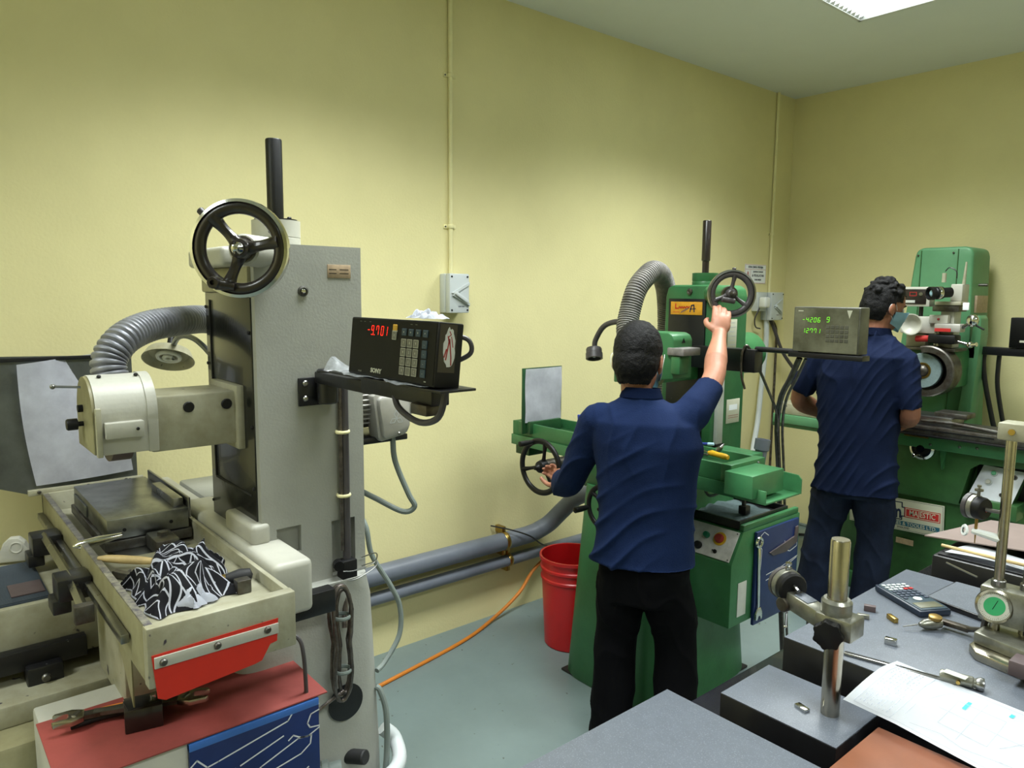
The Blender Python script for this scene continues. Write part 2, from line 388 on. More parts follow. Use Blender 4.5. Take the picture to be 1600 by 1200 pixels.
# conduits and isolator switches on the left wall
def conduit(y, ztop, zbot, label, clips):
    t = thing('conduit', label, 'conduit', (LX+0.012, y, zbot))
    MB().tube([(LX+0.012, y, zbot), (LX+0.012, y, ztop)], 0.011, 14).build('tube', 'pvc_yellow', t)
    for z in clips:
        b = MB(); b.torus((LX+0.012, y, z), (0, 0, 1), 0.0125, 0.004, 16, 8, sz=2.4); b.box((LX, y-0.034, z-0.009), (LX+0.006, y+0.034, z+0.009), 0.002)
        b.build('clip', 'pvc_yellow', t)
        screws(t, [(LX+0.006, y-0.026, z)], (1, 0, 0), 0.004, 'old_steel', 'screw')
conduit(2.075, CZ, 1.80, 'cream conduit running down the left wall to the nearer switch box', (2.71, 2.02))
conduit(4.905, CZ, 1.735, 'cream conduit running down the wall beside the room corner', (2.15,))
def isolator(y, z, lab, deep=0.085, w_=0.115, h=0.185):
    t = thing('switch_box', lab, 'switch', (LX, y, z-h/2))
    b = MB(); b.box((LX, y-w_/2, z-h/2), (LX+deep*0.55, y+w_/2, z+h/2), 0.006); b.build('back_box', 'switch_grey', t)
    b = MB(); b.box((LX+deep*0.57, y-w_/2, z-h/2), (LX+deep, y+w_/2, z+h/2), 0.006)
    b.build('cover', 'switch_grey', t)
    F = Matrix.Translation((LX+deep, y, z)) @ Matrix(((0, 0, 1, 0), (1, 0, 0, 0), (0, 1, 0, 0), (0, 0, 0, 1)))
    b = MB(F); b.prism([(-0.05, 0.002), (0.055, 0.055), (0.055, 0.04), (-0.03, -0.004)], 0, 0.007, bev=0.001, seg=1); b.prism([(-0.03, 0.0), (0.055, -0.045), (0.055, -0.06), (-0.045, -0.01)], 0, 0.009, bev=0.001, seg=1)
    b.build('raised_rib', 'switch_grey', t)
    b = MB(F @ Matrix.Translation((0.002, -0.018, 0)) @ Matrix.Rotation(-0.55, 4, 'Z')); b.box((-0.042, -0.008, 0.004), (0.045, 0.008, 0.02), 0.003); b.build('rotary_handle', 'switch_grey', t)
    for sy in (-1, 1):
        for sz in (-1, 1): screws(t, [(LX+deep, y+sy*(w_/2-0.012), z+sz*(h/2-0.014))], (1, 0, 0), 0.0045, 'black_plastic', 'screw')
    text('250V 20A', 0.009, F @ Matrix.Translation((0.01, -0.062, 0.0006)), 'ink_dark', t)
    return t
isolator(2.075, 1.705, 'grey isolator switch box on the left wall behind the black readout')
isolator(4.905, 1.635, 'grey isolator switch box near the room corner below the notice', h=0.2, w_=0.16)
t = thing('socket_box', 'white plug in a grey socket box left of the corner switch box', 'socket', (LX, 4.77, 1.6))
MB().box((LX, 4.70, 1.60), (LX+0.05, 4.82, 1.735), 0.005).build('back_box', 'switch_grey', t)
MB().box((LX+0.05, 4.705, 1.625), (LX+0.11, 4.77, 1.70), 0.014, 3).build('plug', 'white_plastic', t)
MB().box((LX+0.05, 4.775, 1.63), (LX+0.06, 4.815, 1.68), 0.003).build('rocker', 'white_plastic', t)
MB().tube(spl([(LX+0.06, 4.71, 1.62), (LX+0.04, 4.69, 1.55), (LX+0.03, 4.72, 1.49), (LX+0.03, 4.78, 1.475)]), 0.005, 8).build('cord', 'dark_cable', t)
# notice
t = thing('safety_notice', 'small white printed notice on the wall behind the green machine', 'sign', (LX, 4.73, 1.80))
FN = frame((LX+0.003, 4.595, 1.93), (0, 1, 0), (1, 0, 0))
MB(FN).box((0, -0.135, -0.002), (0.27, 0.0, 0.0)).build('plate', 'paper_white', t)
text('KENA SEMUA PEKERJA', 0.019, FN @ Matrix.Translation((0.135, -0.020, 0.001)), 'ink_dark', t, bold=0.0004)
b = MB(FN); b.pline([(0.004, -0.004), (0.266, -0.004), (0.266, -0.131), (0.004, -0.131)], 0.002, 0.001, closed=True); b.pline([(0.006, -0.036), (0.264, -0.036)], 0.002, 0.001); b.pline([(0.07, -0.036), (0.07, -0.13)], 0.002, 0.001)
b.build('border', 'sign_red', t)
b = MB(FN); b.pline([(0.038, -0.05), (0.022, -0.085), (0.054, -0.085)], 0.004, 0.001, closed=True); b.pline([(0.038, -0.06), (0.038, -0.08)], 0.005, 0.001); b.build('warning_mark', 'sign_red', t)
for s_, z_, h_ in (('JAUHKAN TANGAN', -0.052, 0.014), ('& PERALATAN', -0.079, 0.024), ('DARI MESIN', -0.108, 0.016)):
    text(s_, h_, FN @ Matrix.Translation((0.167, z_, 0.001)), 'ink_dark', t, bold=0.0003)

# big and small pipes low on the left wall
def wallpipe(r, x, pts, label, clampy):
    t = thing('wall_pipe', label, 'pipe', (x, pts[0][1], pts[0][2]-r))
    MB().tube(pts, r, 24).build('tube', 'pipe_grey', t)
    for y in clampy:
        z = pts[0][2]
        b = MB(); b.torus((x, y, z), (0, 1, 0), r+0.002, 0.003, 28, 8, sz=4); b.box((LX, y-0.012, z-r-0.03), (x, y+0.012, z-r+0.006), 0.002)
        b.box((LX, y-0.012, z+r-0.006), (x, y+0.012, z+r+0.03), 0.002)
        b.build('clamp', 'brass', t)
    return t
wallpipe(0.046, LX+0.06, [(LX+0.06, -0.6, 0.42), (LX+0.06, 2.54, 0.42)] + spl([(LX+0.06, 2.6, 0.425), (LX+0.08, 2.68, 0.46), (LX+0.13, 2.74, 0.54), (LX+0.2, 2.78, 0.62), (LX+0.3, 2.82, 0.66)], 5),
         'thick grey duct pipe running low along the left wall', (0.2, 2.38))
wallpipe(0.03, LX+0.05, [(LX+0.05, -0.6, 0.305), (LX+0.05, 3.0, 0.305)], 'thinner grey pipe below the thick duct on the left wall', (0.25, 2.42))
t = thing('thin_cable', 'thin dark cable looped over the thick wall pipe', 'cable', (LX+0.05, 2.4, 0.4))
MB().tube(spl([(LX+0.01, 2.33, 0.50), (LX+0.1, 2.40, 0.485), (LX+0.13, 2.5, 0.44), (LX+0.1, 2.62, 0.36), (LX+0.06, 2.8, 0.28)]), 0.004, 8).build('cord', 'black_cable', t)
# orange cord on the floor
o = MB().tube(spl([(-2.45, 0.6, 0.008), (-2.58, 1.1, 0.008), (-2.66, 1.47, 0.008), (-2.77, 2.02, 0.008), (-2.86, 2.3, 0.02), (-2.885, 2.5, 0.10), (-2.89, 2.62, 0.21), (-2.89, 2.8, 0.28), (-2.89, 3.0, 0.26)]), 0.009, 10).build('extension_cord', 'orange_cord')
tag(o, 'orange cable running over the floor along the left wall to the pipes', 'cord')
# bucket
t = thing('bucket', 'red plastic bucket with a white label on the floor behind the green machine', 'bucket', (-2.43, 2.47, 0))
bx, by = -2.455, 2.47
b = MB(); b.lathe([(0, 0.0), (0.125, 0.0), (0.13, 0.006), (0.147, 0.33), (0.153, 0.335), (0.153, 0.345), (0.148, 0.35), (0.149, 0.38), (0.156, 0.385), (0.156, 0.395), (0.150, 0.40), (0.152, 0.43), (0.160, 0.433), (0.160, 0.448), (0.150, 0.448), (0.146, 0.35), (0.122, 0.008), (0, 0.008)], (bx, by, 0), (0, 0, 1), 40)
b.build('shell', 'red_plastic', t)
b = MB(); b.tube(spl([(bx+0.155, by-0.04, 0.37), (bx+0.175, by-0.06, 0.30), (bx+0.165, by+0.02, 0.22), (bx+0.17, by+0.1, 0.28), (bx+0.12, by+0.12, 0.37)]), 0.004, 8); b.build('handle', 'black_plastic', t)
b = MB()
def bl(u, v):
    a = math.radians(-62+28*u); z = 0.06+0.12*v; r = 0.127+0.0535*z+0.0015; return (bx+r*math.cos(a), by+r*math.sin(a), z)
b.grid(8, 3, bl, 0.0006); b.build('paper_label', 'paper_white', t)

# ---------------------------------------------------------------- shared machine pieces
def handwheel(parent, c, out, R, rimr, rim_m, hub_m, band=None, spokes=3, phase=0.0, grip=None, grip_len=0.05, crank=True, spw=0.016, name='handwheel'):
    """spoked wheel facing along 'out'; returned mesh carries hub, grip and band as sub-parts"""
    F = axisframe(V(c), V(out)); b = MB()
    b.torus(c, out, R-rimr, rimr, 56, 14, sz=0.8)
    for k in range(spokes):
        a = phase+2*PI*k/spokes; d = F.to_3x3() @ V((math.cos(a), math.sin(a), 0)); z = F.to_3x3() @ V((0, 0, 1))
        P = [V(c)-z*0.012+d*(R*0.13), V(c)-z*0.010+d*(R*0.35), V(c)-z*0.004+d*(R*0.62), V(c)+d*(R-rimr*1.0)]
        b.tube(spl(P, 5), lambda t: spw*(0.95-0.35*math.sin(PI*min(1, t*1.05))), n=10)
    b.lathe([(0, -0.03), (R*0.22, -0.03), (R*0.24, -0.012), (R*0.2, 0.008), (R*0.15, 0.012), (0, 0.012)], c, out, 24)
    wl = b.build(name, rim_m, parent)
    z = (F.to_3x3() @ V((0, 0, 1)))
    if band:
        q = MB(); q.lathe([(R-0.004, -0.013), (R+0.003, -0.011), (R+0.004, 0), (R+0.003, 0.011), (R-0.004, 0.013)], c, out, 64); q.build('polished_band', band, wl)
    q = MB(); q.lathe([(0, 0), (R*0.13, 0), (R*0.13, 0.008), (R*0.08, 0.016), (R*0.07, 0.024), (0, 0.028)], V(c)+z*0.012, out, 16); q.build('hub_nut', hub_m, wl)
    if grip is not None:
        d = F.to_3x3() @ V((math.cos(grip), math.sin(grip), 0)); g0 = V(c)+d*(R-rimr*1.0)
        q = MB(); q.lathe([(0, 0), (0.008, 0), (0.010, 0.006), (0.0125, grip_len*0.5), (0.012, grip_len), (0.006, grip_len+0.003), (0, grip_len+0.003)], g0+z*0.006, out, 16); q.build('crank_grip', 'black_plastic', wl)
    return wl

# ================================================================ MACHINE ONE: cream surface grinder, left
m1 = thing('surface_grinder', 'cream surface grinder with silver hose and black spoked handwheel, nearest the camera', 'machine', (-1.98, 0.75, 0))
# base and pedestal
b = MB(); b.loft([(-2.03, 0.80, 0.0, 0.29, 0.22), (-2.03, 0.80, 0.42, 0.285, 0.215), (-2.03, 0.80, 0.86, 0.27, 0.20), (-2.02, 0.80, 0.925, 0.26, 0.185)], 48, 9)
b.build('column_base', 'cream_hammer', m1)
b = MB(); b.box((-2.50, -0.35, 0), (-1.94, 0.66, 0.66), 0.015); b.build('base', 'cream_dirty', m1)
b = MB(); b.box((-2.55, -0.32, 0.66), (-2.03, 0.62, 0.715), 0.006); b.build('bed_ledge', 'cream_worn', m1)
b = MB(); b.box((-2.62, -0.40, 0.74), (-2.165, 0.64, 0.905), 0.012); b.build('saddle', 'cream_worn', m1)
b = MB(); b.box((-2.163, -0.35, 0.745), (-2.13, 0.34, 0.80), 0.004); b.build('slide_rail', 'black_paint', m1)
b = MB(); b.box((-2.165, 0.20, 0.70), (-2.10, 0.28, 0.76), 0.006); b.build('rail_bracket', 'black_paint', m1)
screws(m1, [(-2.10, 0.24, 0.73)], (1, 0, 0), 0.011, 'old_steel')
screws(m1, [(-1.94, -0.05, 0.55), (-1.94, 0.12, 0.6), (-1.94, 0.14, 0.58)], (1, 0, 0), 0.009, 'old_steel')
# ribbed rubber way cover in front of the table
b = MB()
for k in range(58):
    x = -2.50+k*0.0055; b.box((x, -0.38, 0.905), (x+0.0036, 0.27, 0.9125))
b.box((-2.505, -0.38, 0.904), (-2.18, 0.27, 0.909)); defm('ribbed_rubber', (66, 76, 88), 0.5); o = b.build('ribbed_way_cover', 'ribbed_rubber', m1)
b = MB(); b.box((-2.31, 0.19, 0.913), (-2.215, 0.265, 0.916)); b.build('rusty_plate', 'brown_block', m1)
b = MB(); b.prism([(-0.05, 0), (0.05, 0), (0.05, 0.02), (0.035, 0.028), (0.028, 0.055), (0.012, 0.07), (-0.012, 0.07), (-0.028, 0.055), (-0.035, 0.028), (-0.05, 0.02)], -0.014, 0.014, frame((-2.53, 0.235, 0.913), (0.35, 1, 0), (1, -0.35, 0)), 0.003)
b.torus((-2.517, 0.237, 0.955), (1, -0.35, 0), 0.015, 0.004, 18, 8)
b.build('lug_bracket', 'cream_paint', m1)
# table stops on the near side of the table
tT = MB(); tT.box((-2.72, 0.318, 0.975), (-1.62, 0.335, 0.995), 0.002); tT.build('stop_rail', 'steel', m1)
for x in (-2.42, -2.02):
    b = MB(); b.box((x-0.045, 0.262, 0.955), (x+0.035, 0.335, 1.01), 0.004); b.box((x-0.04, 0.25, 0.925), (x+0.03, 0.29, 0.96), 0.004); b.build('stop_dog', 'black_paint', m1)
b = MB(); b.tube([(-2.42, 0.295, 1.005), (-2.02, 0.295, 1.0), (-1.84, 0.29, 0.985)], 0.011, 4); b.build('stop_bar', 'steel', m1)
b = MB(); b.box((-1.85, 0.27, 0.955), (-1.825, 0.31, 0.998), 0.003); b.build('stop_lug', 'old_steel', m1)
# table casting with coolant tray
tx0, tx1, ty0, ty1 = -2.76, -1.49, 0.338, 0.640
b = MB()
b.box((tx0+0.01, ty0+0.004, 0.925), (tx1-0.031, ty1-0.004, 0.9845), 0.004)
b.build('table_body', 'cream_dirty', m1)
b = MB(); b.box((tx1-0.03, ty0-0.001, 0.925), (tx1, ty1+0.001, 1.05), 0.004); b.build('tray_end', 'cream_worn', m1)
b = MB(); b.box((tx0, ty0+0.0, 0.93), (tx0+0.02, ty1, 1.05), 0.003); b.build('tray_far_end', 'cream_worn', m1)
b = MB(); b.box((tx0, ty0, 0.93), (tx1-0.028, ty0+0.013, 1.047), 0.002); b.build('tray_front_wall', 'cream_dirty', m1)
b = MB(); b.box((tx0, ty1-0.012, 0.96), (tx1-0.028, ty1, 1.047), 0.002); b.build('tray_back_wall', 'cream_worn', m1)
b = MB(); b.box((tx0+0.02, ty0+0.001, 1.046), (tx1-0.02, ty0+0.016, 1.0505), 0.001); b.build('worn_rim', 'worn_edge', m1)
b = MB(); b.box((tx0+0.02, ty0+0.012, 0.986), (tx1-0.029, ty1-0.011, 0.989)); b.box((-2.04, ty0+0.0125, 0.987), (tx1-0.0295, ty1-0.0115, 1.018), 0.001); b.build('tray_floor', 'cream_worn', m1)
b = MB(); b.box((-2.70, 0.42, 0.988), (-1.80, 0.56, 1.0), 0.002); b.build('slotted_table', 'ground_steel', m1)
# carriage below the table, and a dark reflection modelled as a triangle plate
b = MB(); b.box((-2.10, 0.36, 0.72), (-1.815, 0.66, 0.922), 0.006); b.build('cross_carriage', 'cream_worn', m1)
b = MB(); b.prism([(0, 0), (0.13, 0), (0.0, -0.12)], -0.0015, 0.0015, frame((-1.66, 0.345, 0.93), (-1, 0, 0), (0, 1, 0))); b.build('reflection_triangle', 'cream_dirty', m1)
# red sheet clamped on the end
b = MB()
b.prism([(0.0, 0.0), (0.255, 0.0), (0.25, -0.05), (0.235, -0.052), (0.215, -0.083), (0.2, -0.086), (0.02, -0.098), (0.006, -0.09)], 0, 0.002, frame((tx1+0.001, ty0+0.006, 0.995), (0, 1, 0.02), (1, 0, 0)))
b.build('red_plastic_sheet', 'red_sheet', m1)
MB().box((tx1+0.003, ty0+0.01, 0.968), (tx1+0.007, ty0+0.26, 0.991), 0.001).build('clamp_strip', 'cream_paint', m1)
screws(m1, [(tx1+0.007, ty0+0.026, 0.979), (tx1+0.007, ty0+0.13, 0.981), (tx1+0.007, ty0+0.235, 0.983)], (1, 0, 0), 0.0075, 'old_steel')
# magnetic chuck
ck = MB(); ck.box((-2.64, 0.40, 1.0), (-2.16, 0.625, 1.028), 0.003); ck.build('chuck_base', 'old_steel', m1)
ck = MB(); ck.box((-2.625, 0.408, 1.03), (-2.165, 0.618, 1.088), 0.003); c1 = ck.build('magnetic_chuck', 'ground_steel', m1)
MB().box((-2.60, 0.6185, 1.055), (-2.17, 0.626, 1.115), 0.002).build('back_stop', 'steel', m1)
MB().box((-2.42, 0.585, 1.088), (-2.19, 0.612, 1.112), 0.002).build('side_rail', 'steel', m1)
MB().box((-2.60, 0.4035, 1.035), (-2.42, 0.408, 1.07), 0.001).build('maker_plate', 'sheet_steel', m1)
for y in (0.45, 0.57): MB().cyl((-2.1655, y, 1.055), (-2.163, y, 1.055), 0.005, n=12).build('socket_hole', 'black_paint', m1)
b = MB(); b.lathe([(0, 0), (0.007, 0), (0.009, 0.02), (0.0125, 0.055), (0.011, 0.10), (0.004, 0.115), (0, 0.115)], (-2.12, 0.435, 1.055), (-0.2, -1, -0.12), 14); b.build('chuck_lever', 'chrome', m1)
MB().box((-2.155, 0.50, 1.0), (-2.05, 0.56, 1.04), 0.004).build('clamp_block', 'old_steel', m1)
b = MB(); b.lathe([(0, 0), (0.017, 0), (0.017, 0.004), (0.014, 0.004), (0.014, 0.016), (0, 0.018)], (-2.10, 0.53, 1.035), (0, 0, 1), 6); b.build('hex_nut', 'old_steel', m1)
# way covers behind the table
b = MB(); b.box((-2.34, 0.645, 0.93), (-1.62, 0.745, 1.065), 0.016, 3); b.box((-1.99, 0.66, 1.06), (-1.79, 0.71, 1.115), 0.012, 3); b.build('cross_slide_cover', 'cream_paint', m1)
b = MB(); b.box((-1.72, 0.69, 0.885), (-1.68, 0.83, 0.945), 0.002); b.build('limit_switch_box', 'black_paint', m1)
b = MB(); b.box((-2.74, 0.645, 0.96), (-2.35, 0.72, 1.05), 0.008); b.build('rear_table_cover', 'cream_paint', m1)
b = MB(); b.box((-2.62, 0.72, 0.965), (-2.35, 0.86, 1.06), 0.01); b.build('rear_guard_box', 'cream_hammer', m1)
# column
cx0, cx1, cy0, cy1 = -2.168, -1.80, 0.690, 0.983
b = MB(); b.box((cx0, cy0, 0.90), (cx1-0.022, cy1, 1.822), 0.004, 2)
for y0_, y1_, z0_, z1_ in ((cy0, cy1, 1.092, 1.822), (cy0, cy1, 0.90, 0.93), (cy0, 0.728, 0.93, 1.092), (0.795, 0.882, 0.93, 1.092), (0.952, cy1, 0.93, 1.092), (0.728, 0.795, 0.93, 1.02), (0.882, 0.952, 1.084, 1.092)):
    b.box((cx1-0.024, y0_, z0_), (cx1, y1_, z1_))          # side plate with two real pockets
b.build('column', 'cream_hammer', m1)
b = MB(); b.box((cx0+0.012, cy0-0.004, 0.93), (cx1-0.022, cy0+0.002, 1.70), 0.001); b.build('way_cover', 'gloss_black_cover', m1)
b = MB()
b.box((cx0+0.045, cy0-0.006, 1.18), (cx0+0.051, cy0-0.003, 1.68)); b.box((cx0+0.05, cy0-0.006, 1.176), (cx1-0.05, cy0-0.003, 1.181)); b.build('cover_seam', 'black_rubber', m1)
MB().box((cx0+0.0, cy0-0.010, 1.70), (cx1-0.02, cy0+0.01, 1.765), 0.006, 2).build('cover_cap', 'cream_dirty', m1)
screws(m1, [(cx0+0.01, cy0-0.001, z) for z in (1.66, 1.50, 1.32, 1.10)]+[(cx1-0.03, cy0-0.005, z) for z in (1.6, 1.36, 1.2)], (0, -1, 0), 0.005, 'black_plastic', 'screw')
MB().box((cx1-0.001, 0.885, 1.70+0.04), (cx1+0.0015, 0.952, 1.775), 0.0005).build('maker_label', 'label_tan', m1)
for z in (1.752, 1.762):
    b = MB(frame((cx1+0.0016, 0.89, z), (0, 1, 0), (1, 0, 0))); b.pline([(0, 0), (0.02, 0)], 0.0025, 0); b.pline([(0.03, 0), (0.055, 0)], 0.0025, 0); b.build('label_print', 'bakelite', m1)
b = MB(); b.lathe([(0.009, 0), (0.0135, 0), (0.0135, 0.004), (0.009, 0.006)], (cx1, 0.816, 1.705), (1, 0, 0), 20); b.build('sight_ring', 'old_steel', m1)
b = MB(); b.lathe([(0, 0), (0.008, 0), (0.006, 0.005), (0, 0.007)], (cx1, 0.816, 1.705), (1, 0, 0), 16); b.build('oil_sight', 'chrome', m1)
b = MB(); b.lathe([(0, 0), (0.062, 0), (0.062, 0.02), (0.060, 0.022), (0.062, 0.024), (0.062, 0.066), (0, 0.066)], (-1.92, 0.80, 1.822), (0, 0, 1), 40); b.build('screw_collar', 'cream_paint', m1)
b = MB(); b.lathe([(0, 0), (0.055, 0), (0.055, 0.004), (0, 0.004)], (-1.92, 0.80, 1.888), (0, 0, 1), 32); b.build('collar_cap', 'black_paint', m1)
screws(m1, [(-1.87, 0.765, 1.857)], (0.75, -0.65, 0), 0.006, 'black_plastic', 'screw')
screws(m1, [(-1.88, 0.82, 1.892)], (0, 0, 1), 0.006, 'black_plastic', 'screw')
b = MB(); b.lathe([(0.019, 0), (0.021, 0.0), (0.021, 0.205), (0.0195, 0.208), (0.015, 0.208), (0.015, 0.15)], (-1.92, 0.80, 1.89), (0, 0, 1), 24); b.build('elevating_screw_tube', 'black_paint', m1)
# handwheel
hc = V((-1.715, 0.628, 1.800)); hd = V((0.76, -0.65, 0)).normalized()
MB().cyl(hc-hd*0.17, hc-hd*0.02, 0.040, 0.036, n=28, bev=0.004).build('wheel_bearing', 'cream_paint', m1)
b = MB(); b.lathe([(0, 0), (0.034, 0), (0.030, 0.02), (0, 0.02)], hc-hd*0.035, hd, 24); b.build('graduated_collar', 'old_steel', m1)
b = MB(); b.box((cx0+0.02, cy0-0.05, 1.765), (cx1-0.08, cy0+0.01, 1.815), 0.012, 3); b.build('gear_housing', 'cream_paint', m1)
hw = handwheel(m1, hc, hd, 0.109, 0.0155, 'bakelite', 'chrome', band='chrome', spokes=3, phase=math.radians(10), grip=None, spw=0.020)
WF = axisframe(hc, hd)
def wpt(a, r, z=0.0): return WF @ V((r*math.cos(a), r*math.sin(a), z))
q = MB(); q.lathe([(0, 0), (0.013, 0), (0.0145, 0.004), (0.0145, 0.028), (0.012, 0.032), (0.006, 0.032), (0.005, 0.022), (0, 0.022)], wpt(math.radians(236), 0.094, 0.004), hd, 18); q.build('crank_grip', 'bakelite', hw)
q = MB(); q.tube([wpt(math.radians(238), 0.096, 0.02), wpt(math.radians(263), 0.088, 0.012)], [0.013, 0.010], 12); q.build('folded_handle', 'bakelite', hw)
q = MB(); q.cyl(wpt(math.radians(136), 0.108), wpt(math.radians(136), 0.126), 0.0085, n=14, bev=0.002); q.build('index_knob', 'grey_wheel', hw)
# spindle housing and wheel guard
b = MB(); b.box((-2.07, 0.465, 1.312), (-1.90, 0.69, 1.448), 0.006); b.build('spindle_housing', 'cream_worn', m1)
b = MB(); b.box((-2.09, 0.668, 1.296), (-1.885, 0.690, 1.462), 0.004); b.build('housing_flange', 'cream_worn', m1)
for y in (0.553, 0.646): MB().cyl((-1.90, y, 1.417), (-1.893, y, 1.417), 0.0135, n=18, bev=0.002).build('hole_plug', 'black_plastic', m1)
gx, gz, gr = -1.985, 1.408, 0.093
prof = [(gr*math.cos(math.radians(a)), gr*math.sin(math.radians(a))) for a in range(-8, 189, 7)] + [(-gr, -0.088), (gr, -0.088)]
GF = frame((gx, 0.345, gz), (1, 0, 0), (0, -1, 0))
b = MB(); b.prism(prof, -0.118, -0.003, GF, 0.003); b.build('wheel_guard', 'cream_paint', m1, ang=25)
b = MB(); b.prism([(x*0.97, y*0.97) for x, y in prof], -0.003, 0.004, GF, 0.002); b.build('guard_door', 'cream_dirty', m1)
b = MB(); b.prism([(x*1.03, y*1.03) for x, y in prof], -0.135, -0.112, GF, 0.003); b.build('guard_flange', 'cream_paint', m1, ang=25)
MB().box((gx+gr-0.004, 0.362, 1.36), (gx+gr+0.02, 0.445, 1.398), 0.003).build('guard_block', 'cream_paint', m1)
MB().box((gx+gr-0.004, 0.345, 1.318), (gx+gr+0.012, 0.357, 1.432), 0.002).build('guard_hinge', 'cream_worn', m1)
screws(m1, [(gx+gr+0.02, 0.43, 1.38)], (1, 0, 0), 0.004, 'black_plastic', 'screw')
screws(m1, [(gx+0.03, 0.37, gz+gr-0.003), (gx+0.03, 0.45, gz+gr-0.003)], (0.2, 0, 1), 0.005, 'black_plastic', 'screw')
MB().cyl((gx, 0.385, gz-0.034), (gx, 0.43, gz-0.034), 0.086, n=40).build('grinding_wheel', 'brown_block', m1)
b = MB(); b.lathe([(0, 0), (0.006, 0), (0.006, 0.012), (0.014, 0.014), (0.014, 0.034), (0.012, 0.037), (0, 0.037)], (gx-0.02, 0.342, gz-0.025), (0, -1, 0), 18); b.build('door_knob', 'black_plastic', m1)
b = MB(); b.lathe([(0, 0), (0.009, 0), (0.009, 0.012), (0, 0.012)], (gx-0.02, 0.342, gz+0.012), (0, -1, 0), 12); b.build('door_nut', 'black_plastic', m1)
b = MB(); b.tube([(gx-0.03, 0.345, gz+0.062), (gx-0.04, 0.29, gz+0.066)], 0.003, 8); b.ball((gx-0.041, 0.285, gz+0.066), 0.006); b.build('latch_pin', 'steel', m1)
hose([(-2.02, 0.41, 1.475), (-2.035, 0.41, 1.53), (-2.06, 0.45, 1.580), (-2.136, 0.53, 1.608), (-2.212, 0.63, 1.618), (-2.327, 0.75, 1.615), (-2.40, 0.88, 1.57), (-2.38, 1.02, 1.45), (-2.30, 1.08, 1.25)], 0.042, 0.0135).build('flexible_hose', 'grey_hose', m1)
# lamp on a gooseneck
lp = V((-2.60, 0.70, 1.475)); la = V((0.45, -0.28, -0.85)).normalized()
b = MB(); b.lathe([(0.0, -0.05), (0.03, -0.048), (0.068, -0.03), (0.082, 0.0), (0.078, 0.0), (0.062, -0.022), (0.0, -0.03)], lp, la, 36); lm = b.build('lamp_shade', 'cream_worn', m1)
b = MB(); b.torus(lp-la*0.012, la, 0.034, 0.007, 26, 8); b.torus(lp-la*0.008, la, 0.014, 0.006, 20, 8, a0=0.6, a1=5.8); b.build('lamp_coil', 'white_plastic', lm)
MB().cyl(lp-la*0.05, lp-la*0.09+V((0, 0, 0.0)), 0.011, n=14, bev=0.002).build('lamp_switch', 'black_plastic', lm)
b = MB(); b.tube(spl([lp-la*0.045+V((0.02, 0.0, 0)), (-2.46, 0.70, 1.56), (-2.33, 0.71, 1.555), (-2.23, 0.74, 1.49), (-2.165, 0.78, 1.40)]), 0.0085, 10); b.build('gooseneck', 'sheet_steel', m1)
# motor behind the column
b = MB(); b.lathe([(0, 0), (0.075, 0), (0.088, 0.012), (0.088, 0.03), (0.080, 0.035), (0.080, 0.20), (0.088, 0.205), (0.088, 0.225), (0.07, 0.24), (0, 0.245)], (-1.985, 0.983, 1.375), (0, 1, 0), 40); mo = b.build('spindle_motor', 'motor_silver', m1)
b = MB()
for k in range(9):
    z = 1.32+k*0.014; b.box((-1.915-abs(k-4)*0.004, 1.02, z), (-1.885-abs(k-4)*0.005, 1.18, z+0.004), 0.001, 1)
b.build('cooling_fin', 'motor_silver', mo)
JF = frame((-1.868, 1.055, 1.27), (0, 1, 0), (1, 0, 0))
pj = [(0.022, 0.0), (0.098, 0.012), (0.112, 0.02), (0.116, 0.04), (0.122, 0.12), (0.115, 0.135), (0.008, 0.145), (-0.004, 0.135), (0.0, 0.11), (0.012, 0.012)]
b = MB(); b.prism(pj, -0.05, 0.004, JF, 0.003); b.prism([(0.06+(x-0.06)*0.86, 0.072+(y-0.072)*0.86) for x, y in pj], 0.004, 0.022, JF, 0.006); jb = b.build('terminal_box', 'motor_silver', mo)
b = MB(JF)
def rhomb(cx, cy, a):
    h, w_ = 0.0125, 0.0072; ca, sa = math.cos(a), math.sin(a)
    p = [(0, 0), (-w_, h), (0, 2*h), (w_, h)]; b.pline([(cx+x*ca-y*sa, cy+x*sa+y*ca) for x, y in p], 0.0016, 0.0228, closed=True)
for a in (0, 2*PI/3, -2*PI/3): rhomb(0.062, 0.068, a)
b.build('emblem', 'switch_grey', jb)
screws(jb, [(-1.845, 1.125, 1.292)], (1, 0, 0), 0.005, 'steel', 'screw')
MB().box((-2.05, 0.99, 1.262), (-1.885, 1.18, 1.28), 0.003).build('motor_foot', 'black_paint', mo)
b = MB(); b.lathe([(0.012, 0), (0.03, 0.0), (0.03, 0.03), (0, 0.04)], (-1.93, 1.14, 1.42), (0.2, 0, 1), 16); b.build('eye_boss', 'motor_silver', mo)
